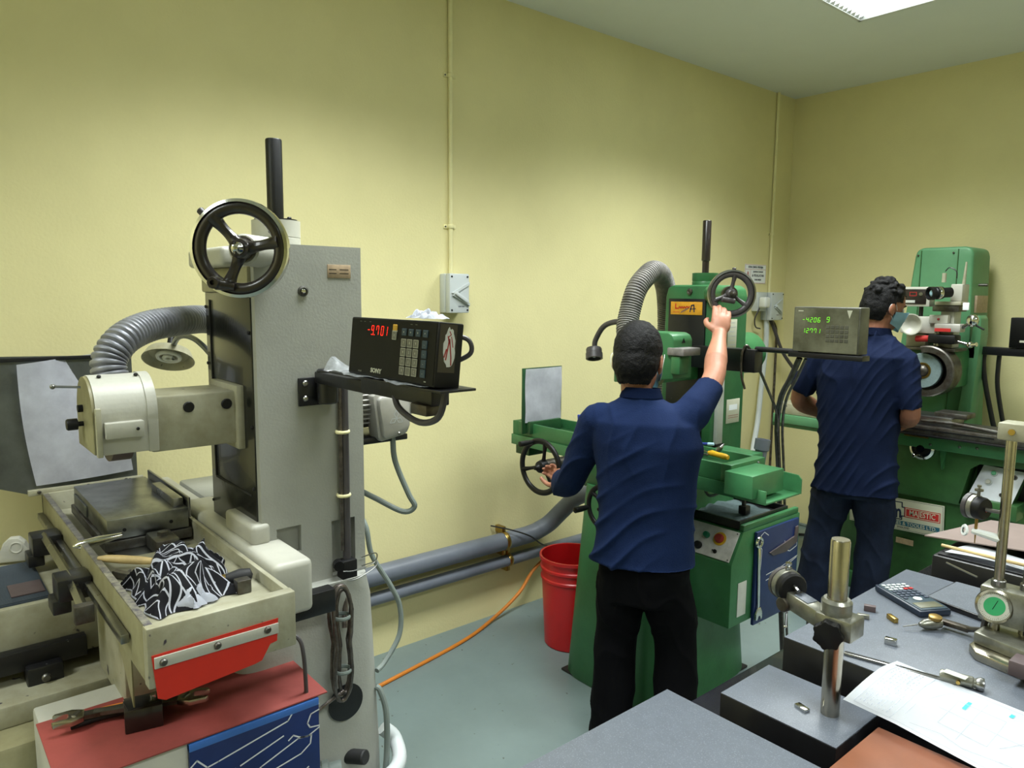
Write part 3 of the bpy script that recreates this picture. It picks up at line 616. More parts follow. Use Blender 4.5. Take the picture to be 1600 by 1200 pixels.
# loose cables on the back of the machine
for pts, r, m_ in (([(-1.89, 1.13, 1.275), (-1.885, 1.135, 1.2), (-1.86, 1.165, 1.1), (-1.85, 1.18, 1.06), (-1.87, 1.15, 1.045), (-1.92, 1.08, 1.09), (-1.97, 1.03, 1.12), (-1.95, 1.0, 1.10)], 0.0085, 'grey_cable'),
                   ([(-1.95, 1.0, 1.10), (-1.85, 1.01, 1.04), (-1.83, 1.02, 0.95), (-1.81, 1.07, 0.85), (-1.80, 1.095, 0.78), (-1.79, 1.085, 0.70), (-1.78, 1.03, 0.64), (-1.765, 0.995, 0.63)], 0.0075, 'grey_cable'),
                   ([(-1.765, 0.99, 0.585), (-1.755, 1.0, 0.57), (-1.74, 1.01, 0.50), (-1.73, 1.0, 0.35), (-1.71, 0.955, 0.22), (-1.70, 0.93, 0.12)], 0.0085, 'grey_cable')):
    MB().tube(spl(pts), r, 10).build('cable', m_, m1)
b = MB(); b.tube(spl([(-1.56, 0.60, 0.2), (-1.60, 0.72, 0.29), (-1.68, 0.90, 0.33), (-1.70, 1.02, 0.36), (-1.76, 1.05, 0.40), (-1.78, 1.02, 0.44)]), 0.021, 14); b.build('drain_hose', 'switch_grey', m1)
b = MB(); b.lathe([(0, 0), (0.028, 0), (0.028, 0.05), (0.034, 0.05), (0.034, 0.065), (0.024, 0.07), (0.024, 0.1), (0, 0.1)], (-1.745, 0.76, 0.41), (0.4, 1, 0.12), 20); b.build('pipe_union', 'grey_cable', m1)
b = MB(); b.cyl((-1.76, 0.892, 0.415), (-1.70, 0.92, 0.43), 0.02, n=16, bev=0.003); b.build('hose_stub', 'black_rubber', m1)
b = MB(); b.lathe([(0, 0), (0.05, 0), (0.052, 0.003), (0, 0.006)], (-1.7455, 0.885, 0.585), (1, 0, 0.02), 32); b.build('round_cover', 'black_paint', m1)
# armoured cable down the column side and its coil
MB().tube([(-1.79, 0.921, 1.50), (-1.79, 0.921, 0.80)], 0.011, 10).build('conduit_pipe', 'dark_cable', m1)
MB().tube([(-1.787, 0.907, 1.45), (-1.787, 0.907, 1.0)], lambda t: 0.0055+0.001*math.sin(t*500), 8).build('armoured_cable', 'metal_conduit', m1)
for z in (1.33, 1.155): 
    b = MB(); b.torus((-1.788, 0.914, z), (0, 0, 1), 0.017, 0.003, 18, 6, sz=1.6); b.build('cable_tie', 'pvc_yellow', m1)
MB().box((-1.80, 0.895, 0.893), (-1.765, 0.94, 0.975), 0.004).build('scale_head', 'black_plastic', m1)
b = MB(); b.cyl((-1.79, 0.893, 0.965), (-1.765, 0.885, 0.965), 0.014, n=14); b.build('scale_knob', 'black_plastic', m1)
for z, dy in ((0.95, 0.0), (0.925, 0.01)):
    b = MB(); b.tube(spl([(-1.763, 0.895, z), (-1.757, 0.93, z-0.003), (-1.755, 0.985, z+0.006+dy), (-1.76, 0.995, z+0.03), (-1.78, 0.96, z+0.02)]), 0.0016, 6); b.build('tie_wire', 'steel', m1)
b = MB()
def cloop(y0, z0, ry, rz, x0, ph):
    P = []
    for i in range(40):
        a = 2*PI*i/40+ph; P.append((x0+0.006*math.sin(2*a+ph), y0+ry*math.cos(a)*(0.45+0.55*abs(math.sin(a))), z0+rz*math.sin(a)))
    return P
for y0, ry, rz, x0, ph in ((0.865, 0.046, 0.155, -1.728, 0.0), (0.870, 0.032, 0.145, -1.714, 0.8), (0.858, 0.040, 0.16, -1.702, 1.6)):
    b = MB(); b.tube(cloop(y0, 0.775, ry, rz, x0, ph), lambda t: 0.0052+0.0007*math.sin(t*900), 8, closed=True); b.build('coiled_armoured_cable', 'metal_conduit', m1)
for z in (0.85, 0.70):
    b = MB(); b.torus((-1.71, 0.862, z), (0, 0, 1), 0.021, 0.003, 18, 6, sz=1.8); b.build('cable_tie', 'grey_cable', m1)
MB().tube(spl([(-1.71, 0.862, 0.64), (-1.70, 0.80, 0.625), (-1.66, 0.74, 0.63)]), 0.005, 8).build('armoured_cable', 'metal_conduit', m1)
MB().tube(spl([(-1.77, 0.90, 0.90), (-1.765, 0.90, 0.86), (-1.74, 0.885, 0.80)]), 0.008, 8).build('armoured_cable', 'metal_conduit', m1)
MB().tube(spl([(-1.62, 0.655, 0.90), (-1.60, 0.69, 0.885), (-1.59, 0.70, 0.84), (-1.59, 0.705, 0.72)]), 0.005, 8).build('cable', 'dark_cable', m1)
# electrical cabinet on the right of the base, under the red mat
b = MB(); b.box((-1.935, 0.19, 0.0), (-1.575, 0.73, 0.742), 0.006); b.build('side_cabinet', 'cream_paint', m1)
# readout arm
MB().box((cx1, 0.795, 1.408), (cx1+0.008, 0.892, 1.482), 0.002).build('bracket_plate', 'black_paint', m1)
screws(m1, [(cx1+0.008, 0.812, 1.428), (cx1+0.008, 0.812, 1.468)], (1, 0, 0), 0.008, 'steel')
MB().cyl((-1.765, 0.862, 1.415), (-1.765, 0.862, 1.505), 0.027, n=24, bev=0.004).build('pivot_barrel', 'black_paint', m1)
MB().box((-1.785, 0.835, 1.468), (-1.50, 0.885, 1.498), 0.003).build('readout_arm', 'black_paint', m1)
MB().box((-1.53, 0.83, 1.472), (-1.235, 0.875, 1.512), 0.003).build('readout_arm', 'black_paint', m1)
MB().box((-1.30, 0.82, 1.452), (-1.24, 0.865, 1.475), 0.003).build('arm_end_block', 'old_steel', m1)
MB().box((-1.60, 0.785, 1.513), (-1.138, 0.87, 1.518), 0.001).build('readout_shelf', 'black_paint', m1)
# splash guard plate at the far end
b = MB(); b.prism([(0.10, 1.13), (0.30, 1.05), (0.625, 1.05), (0.625, 1.485), (0.10, 1.50)], 0, 0.003, Matrix(((0, 0, 1, -2.765), (1, 0, 0, 0), (0, 1, 0, 0), (0, 0, 0, 1)))); b.build('splash_guard', 'sheet_steel', m1)
MB().box((-2.768, 0.10, 1.478), (-2.755, 0.625, 1.49), 0.001).build('guard_hem', 'black_paint', m1)
MB().box((-2.762, 0.30, 1.045), (-2.745, 0.64, 1.064), 0.002).build('guard_foot', 'cream_worn', m1)
screws(m1, [(-2.745, 0.33, 1.056), (-2.745, 0.47, 1.056), (-2.745, 0.585, 1.058)], (1, 0, 0), 0.006, 'old_steel')

# --- things on and around machine one
def ps(u, v):
    z = 1.075+0.395*v; y = 0.325-0.03*v+(0.285+0.01*v)*u
    return (-2.755+0.012*math.sin(3*u+2*v)+0.006*math.sin(9*u*v), y-0.01*math.sin(3*v), z+0.02*u*v-0.0*u+0.012*u)
o = MB().grid(24, 24, ps, 0.0006).build('paper_sheet', 'paper_soiled'); tag(o, 'creased soiled paper sheet taped to the steel splash guard on the cream machine', 'paper')
t = thing('digital_readout', 'black digital readout box with red number and keypad on the cream machine arm', 'readout', (-1.335, 0.82, 1.52))
DF = frame((-1.508, 0.788, 1.522), (1, 0, 0), (0, -1, 0.10)); DW, DH, DD = 0.344, 0.127, 0.060
MB(DF).box((0, 0, -DD), (DW, DH, 0), 0.003).build('case', 'black_plastic', t)
MB(DF).box((0.004, 0.004, 0.0), (DW-0.004, DH-0.004, 0.0012)).build('front_panel', 'display_dark', t)
b = MB(DF)
x = 0.076
for ch, dx in (('-', 0.0), ('9', 0.0165), ('7', 0.0375), ('0', 0.0575), ('1', 0.0735)):
    seg7(b, ch, x+dx, 0.091, 0.0088, 0.019, 0.0016, Matrix.Translation((0, 0, 0.0018)))
b.pline([(x+0.0295, 0.0908), (x+0.0310, 0.0908)], 0.0022, 0.0018); b.build('red_digits', 'led_red', t)
def key(u, v, w_, h_, m_, ch=None, r=0.001):
    MB(DF).box((u*DW-w_/2, v*DH-h_/2, 0.001), (u*DW+w_/2, v*DH+h_/2, 0.0035), r, 1).build('key', m_, t)
    if m_ == 'key_grey':
        b = MB(DF); b.pline([(u*DW+sx*w_*0.46, v*DH+sy*h_*0.46) for sx, sy in ((-1, -1), (1, -1), (1, 1), (-1, 1))], 0.0009, 0.0037, closed=True); b.build('key_outline', 'key_edge', t)
    if ch: text(ch, 0.0075, DF @ Matrix.Translation((u*DW, v*DH, 0.0038)), 'key_edge', t, depth=0.0001)
for c_, chs in enumerate(('7410', '852.', '963C')):
    for r_, ch in enumerate(chs): key(0.665+c_*0.066, 0.63-r_*0.148, 0.0185, 0.0165, 'key_grey', ch)
for u in (0.66, 0.735, 0.81, 0.885): key(u, 0.80, 0.0175, 0.0145, 'key_blue', '+')
for r_ in range(4): key(0.885, 0.63-r_*0.148, 0.0175, 0.0165, 'key_blue', '-')
key(0.555, 0.86, 0.0165, 0.013, 'yellow_key'); key(0.555, 0.735, 0.0165, 0.018, 'key_grey', 'X')
MB(DF).box((0.53*DW, 0.795*DH, 0.001), (0.58*DW, 0.82*DH, 0.003)).build('key', 'key_edge', t)
text('SONY', 0.0135, DF @ Matrix.Translation((0.36*DW, 0.11*DH, 0.0016)), 'key_edge', t, bold=0.0004, sx=1.25)
text('LY-101', 0.005, DF @ Matrix.Translation((0.16*DW, 0.07*DH, 0.0016)), 'key_grey', t); text('mm', 0.0045, DF @ Matrix.Translation((0.91*DW, 0.07*DH, 0.0016)), 'key_edge', t)
for u in (0.12, 0.17, 0.24, 0.72, 0.77): 
    b = MB(DF); b.pline([(u*DW, 0.93*DH), (u*DW+0.007, 0.93*DH)], 0.0012, 0.0016); b.build('printed_mark', 'key_grey', t)
SFm = DF @ Matrix(((0, 0, 1, DW+0.0004), (0, 1, 0, 0), (-1, 0, 0, 0), (0, 0, 0, 1)))
MB(SFm).box((0.004, 0.03, 0), (0.044, 0.124, 0.0004)).build('sticker_backing', 'bakelite', t)
random.seed(3); tp = []
for k in range(28):
    a = 2*PI*k/28; tp.append((0.028+0.0145*math.cos(a)*random.uniform(0.78, 1.1), 0.078+0.040*math.sin(a)*random.uniform(0.85, 1.08)))
MB(SFm).prism(tp, 0.0005, 0.0008).build('torn_sticker', 'label_silver', t)
b = MB(SFm)
for p, w_ in (([(0.021, 0.055), (0.026, 0.09), (0.023, 0.1)], 0.003), ([(0.027, 0.095), (0.033, 0.06), (0.034, 0.045)], 0.003), ([(0.031, 0.1), (0.036, 0.08)], 0.002), ([(0.017, 0.06), (0.021, 0.075)], 0.003), ([(0.026, 0.11), (0.03, 0.104), (0.025, 0.1)], 0.002)): b.pline(p, w_, 0.0009)
b.build('sticker_streaks', 'red_button', t)
MB().tube(spl([(-1.19, 0.855, 1.62), (-1.165, 0.872, 1.61), (-1.162, 0.874, 1.585), (-1.19, 0.855, 1.565)]), 0.005, 8).build('rear_cable', 'dark_cable', t)
MB().tube(spl([(-1.40, 0.84, 1.49), (-1.36, 0.83, 1.455), (-1.28, 0.83, 1.435), (-1.21, 0.83, 1.455), (-1.19, 0.835, 1.512)]), 0.007, 10).build('supply_cable', 'dark_cable', t)
random.seed(5)
def crumple(x0, x1, y0, y1, z0, amp, sc, sd):
    def f(u, v):
        p = V((u*sc+sd, v*sc, sd)); e = min(u, 1-u, v, 1-v)
        return (x0+(x1-x0)*u+0.004*noise.noise(p*2), y0+(y1-y0)*v+0.004*noise.noise(p*2+V((5, 5, 5))), z0+amp*(0.15+abs(noise.noise(p))+0.4*abs(noise.noise(p*2.3)))*min(1, e*5+0.12))
    return f
o = MB().grid(26, 22, crumple(-1.285, -1.195, 0.80, 0.845, 1.651, 0.026, 2.6, 3), 0.0006).build('crumpled_tissue', 'rag_white'); tag(o, 'crumpled white tissue lying on top of the black readout', 'tissue')
def filmf(u, v):
    x = -1.60+0.42*u; return (x, 0.772+0.012*math.sin(14*u)+0.05*v, 1.520+0.003*abs(math.sin(23*u+3*v))+(0.03 if u < 0.12 else 0)*math.sin(PI*v)*(0.12-u)/0.12)
o = MB().grid(40, 6, filmf, 0.0004).build('plastic_film', 'film'); tag(o, 'crinkled clear plastic film under the black readout on its shelf', 'plastic film')

# patterned rag: uv-driven zigzag bands
def ragmat():
    m = bpy.data.materials.new('patterned_cloth'); m.use_nodes = True; nt = m.node_tree; N = nt.nodes; L = nt.links; b = N['Principled BSDF']
    uv = N.new('ShaderNodeUVMap'); sp = N.new('ShaderNodeSeparateXYZ'); L.new(uv.outputs[0], sp.inputs[0])
    def mth(op, a, b_=None, c=None):
        n = N.new('ShaderNodeMath'); n.operation = op
        for i, q in enumerate((a, b_, c)):
            if q is None: continue
            if isinstance(q, (int, float)): n.inputs[i].default_value = q
            else: L.new(q, n.inputs[i])
        return n.outputs[0]
    U, W_ = sp.outputs[0], sp.outputs[1]
    tri = mth('PINGPONG', mth('MULTIPLY', U, 11.0), 1.0)
    band = mth('MULTIPLY', W_, 5.0); fb = mth('FRACT', band); idx = mth('FLOOR', band)
    even = mth('LESS_THAN', mth('MODULO', idx, 2.0), 0.5)
    z = mth('ADD', fb, mth('MULTIPLY', mth('MULTIPLY', tri, 0.45), even))
    line = mth('LESS_THAN', mth('FRACT', mth('MULTIPLY', z, 2.0)), 0.16)
    tri2 = mth('PINGPONG', mth('MULTIPLY', U, 7.0), 1.0)
    dd = mth('ABSOLUTE', mth('SUBTRACT', mth('ABSOLUTE', mth('SUBTRACT', fb, 0.5)), mth('MULTIPLY', tri2, 0.36)))
    dia = mth('MULTIPLY', mth('LESS_THAN', dd, 0.04), mth('SUBTRACT', 1.0, even))
    edge = mth('GREATER_THAN', mth('ABSOLUTE', mth('SUBTRACT', fb, 0.5)), 0.455)
    s = mth('MAXIMUM', mth('MAXIMUM', mth('MULTIPLY', line, even), dia), edge)
    mx = N.new('ShaderNodeMix'); mx.data_type = 'RGBA'; L.new(s, mx.inputs[0]); mx.inputs[6].default_value = lin((20, 20, 28)); mx.inputs[7].default_value = lin((214, 216, 226))
    L.new(mx.outputs[2], b.inputs['Base Color']); b.inputs['Roughness'].default_value = 0.85; return m
M['rag_pattern'] = ragmat()
def ragf(cx, cy, lx, ly, h, ang, sd, z0, sc=2.2):
    ca, sa = math.cos(ang), math.sin(ang)
    def f(u, v):
        p = V((u*sc+sd, v*sc+sd*0.7, sd)); n1 = noise.noise(p); n2 = noise.noise(p*2.1+V((9, 2, 1)))
        x = (u-0.5)*lx*(1+0.22*n2); y = (v-0.5)*ly*(1+0.22*n1); e = min(u, 1-u, v, 1-v)
        fold = 0.45+0.55*abs(math.sin(7*u+4*v+3*n1)); z = z0+h*(fold*0.8+0.25*n2+0.2)*min(1, e*4.5+0.03)
        return (cx+x*ca-y*sa+0.02*n1, cy+x*sa+y*ca+0.02*n2, max(z0, z))
    return f
t = thing('patterned_rag', 'crumpled black cloth with white zigzag pattern in the cream machine tray', 'rag', (-1.86, 0.46, 0.99))
MB().grid(46, 46, ragf(-1.735, 0.462, 0.23, 0.18, 0.07, 0.15, 1.3, 1.0195), 0.0015).build('cloth_fold', 'rag_pattern', t)
MB().grid(40, 40, ragf(-1.785, 0.487, 0.17, 0.14, 0.085, 1.0, 6.2, 1.021), 0.0015).build('cloth_fold', 'rag_pattern', t)
MB().grid(34, 34, ragf(-1.70, 0.455, 0.13, 0.14, 0.055, 0.7, 9.1, 1.021), 0.0015).build('cloth_fold', 'rag_pattern', t)
MB().grid(22, 22, ragf(-1.645, 0.462, 0.085, 0.065, 0.04, 0.4, 4.4, 1.022), 0.0015).build('white_lining', 'rag_white', t)
t = thing('file_tool', 'pale wooden tool handle sticking out left of the patterned rag', 'tool', (-2.01, 0.40, 1.01))
MB().lathe([(0, 0), (0.004, 0.0), (0.009, 0.02), (0.0105, 0.05), (0.010, 0.10), (0.008, 0.125), (0, 0.126)], (-1.972, 0.348, 1.054), (0.5, 0.8, -0.10), 14).build('handle', 'wood', t)
t = thing('paint_brush', 'small brush with black bristles and worn metal ferrule behind the rag', 'brush', (-1.74, 0.52, 0.99))
MB().lathe([(0, 0), (0.009, 0), (0.011, 0.02), (0.012, 0.035), (0, 0.036)], (-1.70, 0.525, 1.032), (0.3, 0.9, 0.1), 14).build('ferrule', 'brass', t)
MB().lathe([(0, 0), (0.011, 0), (0.018, 0.03), (0.015, 0.055), (0, 0.06)], (-1.689, 0.558, 1.036), (0.3, 0.9, 0.06), 16).build('bristles', 'black_rubber', t)
t = MB().box((-1.645, 0.56, 1.0185), (-1.618, 0.592, 1.050), 0.002).build('steel_block', 'old_steel'); tag(t, 'small worn steel block standing in the tray corner right of the rag', 'steel block')
t = MB(Matrix.Translation((-1.885, 0.385, 1.0185)) @ Matrix.Rotation(0.5, 4, 'Z')).box((-0.03, -0.008, 0), (0.03, 0.008, 0.018), 0.002).build('steel_bar', 'old_steel'); tag(t, 'short brown steel bar lying below the wooden handle in the tray', 'steel bar')
# red mat with adjustable wrenches
t = MB().box((-1.845, 0.185, 0.7425), (-1.562, 0.745, 0.7465), 0.001).build('rubber_mat', 'red_mat'); tag(t, 'dull red rubber mat covering the cabinet top beside the cream machine', 'mat')
def wrench(name, loc, rz, L, lab, zt=0.0):
    T0 = Matrix.Translation(loc) @ Matrix.Rotation(rz, 4, 'Z') @ Matrix.Rotation(zt, 4, 'Y')
    t = thing(name, lab, 'wrench', loc)
    MB(T0).prism([(-L*0.5, -0.010), (L*0.22, -0.008), (L*0.25, -0.016), (L*0.25, 0.02), (L*0.22, 0.010), (-L*0.5, 0.012), (-L*0.53, 0)], 0, 0.009, bev=0.002).build('handle', 'old_steel', t)
    MB(T0).prism([(L*0.22, -0.014), (L*0.33, -0.024), (L*0.48, -0.018), (L*0.5, -0.010), (L*0.36, -0.008), (L*0.335, 0.004), (L*0.36, 0.016), (L*0.5, 0.016), (L*0.48, 0.027), (L*0.32, 0.030), (L*0.22, 0.018)], -0.001, 0.012, bev=0.002).build('jaw_head', 'satin_chrome', t)
    MB(T0).cyl((L*0.27, -0.006, 0.010), (L*0.31, 0.010, 0.010), 0.006, n=12).build('adjusting_screw', 'steel', t)
wrench('adjustable_wrench', (-1.72, 0.395, 0.768), math.radians(66), 0.24, 'steel adjustable wrench on the red mat, jaw pointing to the right', -0.02)
wrench('adjustable_wrench', (-1.76, 0.315, 0.765), math.radians(-102), 0.22, 'steel adjustable wrench on the red mat, jaw pointing to the left', -0.02)
t = thing('pliers', 'dark pliers with worn orange grips lying under the wrenches on the mat', 'pliers', (-1.76, 0.33, 0.747))
MB().tube(spl([(-1.80, 0.24, 0.758), (-1.78, 0.31, 0.762), (-1.76, 0.38, 0.764)]), [0.007, 0.009], 10).build('grip', 'orange_cord', t)
MB().tube(spl([(-1.77, 0.24, 0.755), (-1.765, 0.31, 0.758), (-1.745, 0.38, 0.76)]), [0.008, 0.009], 10).build('grip', 'black_rubber', t)
MB().box((-1.765, 0.375, 0.754), (-1.74, 0.43, 0.768), 0.004).build('jaw', 'old_steel', t)
t = thing('holding_block', 'dark steel block with a clamp screw standing on the red mat', 'clamp block', (-1.70, 0.37, 0.7465))
MB(Matrix.Translation((-1.695, 0.37, 0.7465)) @ Matrix.Rotation(-0.2, 4, 'Z')).box((-0.035, -0.038, 0), (0.03, 0.038, 0.052), 0.003).build('body', 'bakelite', t)
MB().box((-1.722, 0.335, 0.782), (-1.675, 0.405, 0.800), 0.002).build('top_plate', 'black_paint', t)
MB().cyl((-1.69, 0.39, 0.798), (-1.69, 0.39, 0.812), 0.007, n=12).build('clamp_screw', 'chrome', t)

# blue tool silhouette boards
def tool_board(name, lab, x, y0, y1, z0, z1, outlines):
    t = thing(name, lab, 'tool board', (x, (y0+y1)/2, z0)); F = frame((x, y0, z0), (0, 1, 0), (1, 0, 0)); W_, H_ = y1-y0, z1-z0
    MB(F).box((0, 0, 0), (W_, H_, 0.012), 0.001).build('board', 'blue_board', t)
    b = MB(F)
    for pts, cl in outlines: b.pline([(u*W_, v*H_) for u, v in pts], 0.0034, 0.0124, closed=cl)
    b.build('painted_outlines', 'white_line', t)
    return t, F
ow = [([(0.0, .87), (.05, .90), (.12, .84), (.2, .85), (.74, .93), (.78, .97), (.84, 1.0), (.93, .985), (1, .965)], False), ([(1, .93), (.93, .92), (.9, .87), (.92, .84), (1, .83)], False), ([(1, .82), (.9, .79), (.84, .80), (.78, .83), (.74, .81)], False),
      ([(.06, .70), (.16, .755), (.32, .77)], False), ([(.36, .775), (.7, .85)], False), ([(0.0, .83), (.01, .80), (0, .78)], False), ([(.30, .64), (.52, .72), (.82, .80), (.93, .79), (.92, .74), (.84, .70)], False), ([(.84, .70), (.62, .67), (.60, .64), (.2, .5), (.1, .4), (.5, .45), (.9, .6)], False), ([(.1, .1), (.8, .3), (.9, .2), (.2, .05)], True)]
t, F = tool_board('tool_board', 'blue tool board with white wrench outlines below the red mat', -1.5735, 0.425, 0.722, 0.33, 0.738, ow)
MB().box((-1.576, 0.425, 0.722), (-1.5605, 0.722, 0.7395), 0.001).build('top_lip', 'blue_edge', t)

# ================================================================ MACHINE TWO: green surface grinder, middle
m2 = thing('green_surface_grinder', 'dark green surface grinder with yellow nameplate, between the two men', 'machine', (-2.04, 2.65, 0))
b = MB(); b.loft([(-2.015, 2.58, 0.0, 0.275, 0.35), (-2.015, 2.58, 0.01, 0.28, 0.355), (-2.025, 2.59, 0.45, 0.245, 0.335), (-2.035, 2.60, 0.88, 0.205, 0.32)], 48, 6); b.build('base', 'green_paint', m2)
b = MB(); b.box((-2.28, 2.235, -0.0), (-1.75, 2.92, 0.012), 0.004); b.build('base_foot', 'black_rubber', m2)
b = MB(); b.box((-2.25, 2.30, 0.86), (-1.83, 2.70, 0.965), 0.015); b.build('saddle', 'green_dark', m2)
b = MB(); b.box((-2.10, 2.30, 0.55), (-1.86, 2.42, 0.88), 0.02); b.build('knee', 'green_dark', m2)
# control cabinet with a slanted button panel
b = MB(); b.prism([(2.45, 0.395), (2.96, 0.395), (2.96, 0.775), (2.525, 0.775), (2.45, 0.655)], -1.90, -1.56, Matrix(((0, 0, 1, 0), (1, 0, 0, 0), (0, 1, 0, 0), (0, 0, 0, 1))), 0.004); b.build('control_cabinet', 'green_paint', m2)
PF = frame((-1.86, 2.4485, 0.66), (1, 0, 0), (0, -0.83, 0.555))
MB(PF).box((0.0, 0.004, 0.0), (0.288, 0.132, 0.004), 0.001).build('button_panel', 'panel_white', m2)
for x, y, m_, r in ((0.155, 0.085, 'green_button', 0.013), (0.215, 0.085, 'red_button', 0.019), (0.135, 0.035, 'black_plastic', 0.016), (0.055, 0.08, 'black_plastic', 0.012)):
    if m_ == 'red_button': MB(PF).cyl((x, y, 0.004), (x, y, 0.007), 0.028, n=28).build('emergency_ring', 'yellow_ring', m2)
    MB(PF).lathe([(0, 0), (r, 0), (r, 0.010), (r*0.8, 0.018), (0, 0.02)], (x, y, 0.005), (0, 0, 1), 24).build('push_button', m_, m2)
b = MB(PF); b.cyl((0.215, 0.03, 0.004), (0.215, 0.03, 0.010), 0.008, n=14); b.box((0.206, 0.028, 0.01), (0.226, 0.033, 0.018), 0.001); b.build('selector_switch', 'black_plastic', m2)
screws(m2, [PF @ V((x, y, 0.004)) for x, y in ((0.28, 0.012), (0.28, 0.124), (0.01, 0.012))], (0, -0.83, 0.555), 0.003, 'old_steel', 'screw')
b = MB()
b.box((-1.95, 2.535, 0.778), (-1.585, 2.90, 0.784)); b.box((-1.95, 2.535, 0.784), (-1.585, 2.545, 0.81)); b.box((-1.595, 2.545, 0.784), (-1.585, 2.90, 0.81)); b.box((-1.95, 2.89, 0.784), (-1.595, 2.90, 0.81)); b.build('dark_pan', 'black_paint', m2)
MB().box((-1.583, 2.53, 0.775), (-1.562, 2.95, 0.80), 0.004).build('pan_rim', 'green_paint', m2)
MB().box((-1.5595, 2.50, 0.43), (-1.557, 2.56, 0.57), 0.0005).build('rating_label', 'label_silver', m2)
# table, drip channel, end guard
X0, X1, Y0, Y1 = -2.77, -1.515, 2.35, 2.58
b = MB(); b.box((X0, Y0-0.01, 0.965), (-1.365, Y0-0.004, 1.012), 0.001); b.box((X0, Y0-0.01, 0.962), (-1.365, Y1, 0.968), 0.001); b.prism([(0, 0), (0.20, 0), (0.20, 0.055), (0.185, 0.07), (0, 0.078)], -0.003, 0.003, frame((-1.56, Y1, 0.965), (1, 0, 0), (0, -1, 0))); b.build('drip_channel', 'green_sheet', m2)
b = MB(); b.box((X0+0.02, Y0+0.02, 0.968), (X1, Y1-0.02, 1.01), 0.003); b.build('table_body', 'green_dark', m2)
b = MB(); b.box((X0+0.03, Y0, 0.995), (X1-0.03, Y0+0.016, 1.078), 0.003); b.build('tray_front_wall', 'green_paint', m2)
b = MB(); b.box((X0+0.03, Y1-0.014, 0.995), (X1-0.03, Y1, 1.078), 0.003); b.build('tray_back_wall', 'green_paint', m2)
b = MB(); b.box((X1-0.045, Y0-0.001, 0.994), (X1, Y1+0.001, 1.079), 0.003); b.build('tray_end', 'green_paint', m2)
b = MB(); b.box((X0, Y0-0.001, 0.994), (X0+0.04, Y1+0.001, 1.079), 0.003); b.build('tray_end', 'green_paint', m2)
b = MB(); b.box((X0+0.035, Y0+0.012, 1.011), (X1-0.04, Y1-0.012, 1.035)); b.build('tray_floor', 'green_dark', m2)
b = MB(); b.box((X0-0.0, Y0+0.02, 0.91), (X0+0.10, Y0+0.12, 0.966), 0.003); b.build('table_stop', 'green_dark', m2)
b = MB(); b.box((X1+0.001, 2.305, 0.982), (-1.398, 2.515, 1.066), 0.002); b.build('end_guard', 'green_sheet', m2)
screws(m2, [(X1, Y0+0.05, 1.06), (X1, Y1-0.05, 1.065)], (1, 0, 0), 0.006, 'steel')
MB().box((-2.35, 2.39, 1.035), (-1.95, 2.54, 1.085), 0.003).build('magnetic_chuck', 'ground_steel', m2)
MB().box((-1.80, 2.60, 1.0), (-1.62, 2.74, 1.06), 0.004).build('rear_cover', 'green_sheet', m2)
b = MB(); b.box((-2.20, 2.60, 0.9), (-1.88, 2.78, 1.0), 0.01); b.build('saddle_rear', 'green_dark', m2)
# paper stand plate
b = MB(); b.box((-2.655, 2.305, 1.03), (-2.648, 2.565, 1.35), 0.001); b.box((-2.66, 2.33, 1.03), (-2.62, 2.54, 1.09), 0.004); b.build('splash_plate', 'green_dark', m2)
# column
b = MB(); b.prism([(-2.19, 0.80), (-1.90, 0.80), (-1.90, 1.70), (-1.91, 1.735), (-1.935, 1.752), (-2.13, 1.752), (-2.16, 1.74), (-2.172, 1.70)], -3.02, -2.765, Matrix(((1, 0, 0, 0), (0, 0, -1, 0), (0, 1, 0, 0), (0, 0, 0, 1))), 0.010, 3); b.build('column', 'green_paint', m2)
b = MB(); b.box((-2.145, 2.755, 1.0), (-1.945, 2.768, 1.69), 0.002); b.build('front_cover', 'black_paint', m2)
NP = frame((-2.13, 2.7545, 1.618), (1, 0, 0), (0, -1, 0))
MB(NP).box((0, 0, 0), (0.172, 0.058, 0.003), 0.001).build('nameplate', 'sign_yellow', m2)
b = MB(NP); b.pline([(0.028, 0.048), (0.028, 0.028), (0.042, 0.028)], 0.006, 0.0035); b.pline([(0.045, 0.028), (0.049, 0.037), (0.054, 0.028), (0.058, 0.037), (0.063, 0.028), (0.067, 0.037), (0.073, 0.028), (0.077, 0.037), (0.083, 0.029), (0.09, 0.038), (0.098, 0.031), (0.104, 0.038)], 0.0045, 0.0035); b.pline([(0.015, 0.012), (0.05, 0.012)], 0.0022, 0.0035); b.build('nameplate_lettering', 'red_sheet', m2)
b = MB(NP); b.pline([(0.108, 0.014), (0.115, 0.042), (0.128, 0.044), (0.13, 0.014)], 0.006, 0.0036); b.pline([(0.108, 0.026), (0.138, 0.028)], 0.004, 0.0036); b.build('nameplate_mark', 'ink_dark', m2)
b = MB(NP); b.prism([(0.06, 0.015), (0.095, 0.033), (0.105, 0.03), (0.08, 0.016), (0.055, 0.006)], 0.0030, 0.0034); b.build('nameplate_stain', 'brown_paper', m2)
b = MB(); b.lathe([(0.008, 0), (0.014, 0), (0.014, 0.006), (0.008, 0.008), (0, 0.004)], (-2.035, 2.764, 1.722), (0, -1, 0), 18); b.build('oil_sight', 'old_steel', m2)
b = MB(); b.lathe([(0, 0), (0.058, 0), (0.058, 0.015), (0.056, 0.018), (0.058, 0.021), (0.058, 0.055), (0, 0.055)], (-2.04, 2.88, 1.752), (0, 0, 1), 32); b.build('screw_collar', 'green_paint', m2)
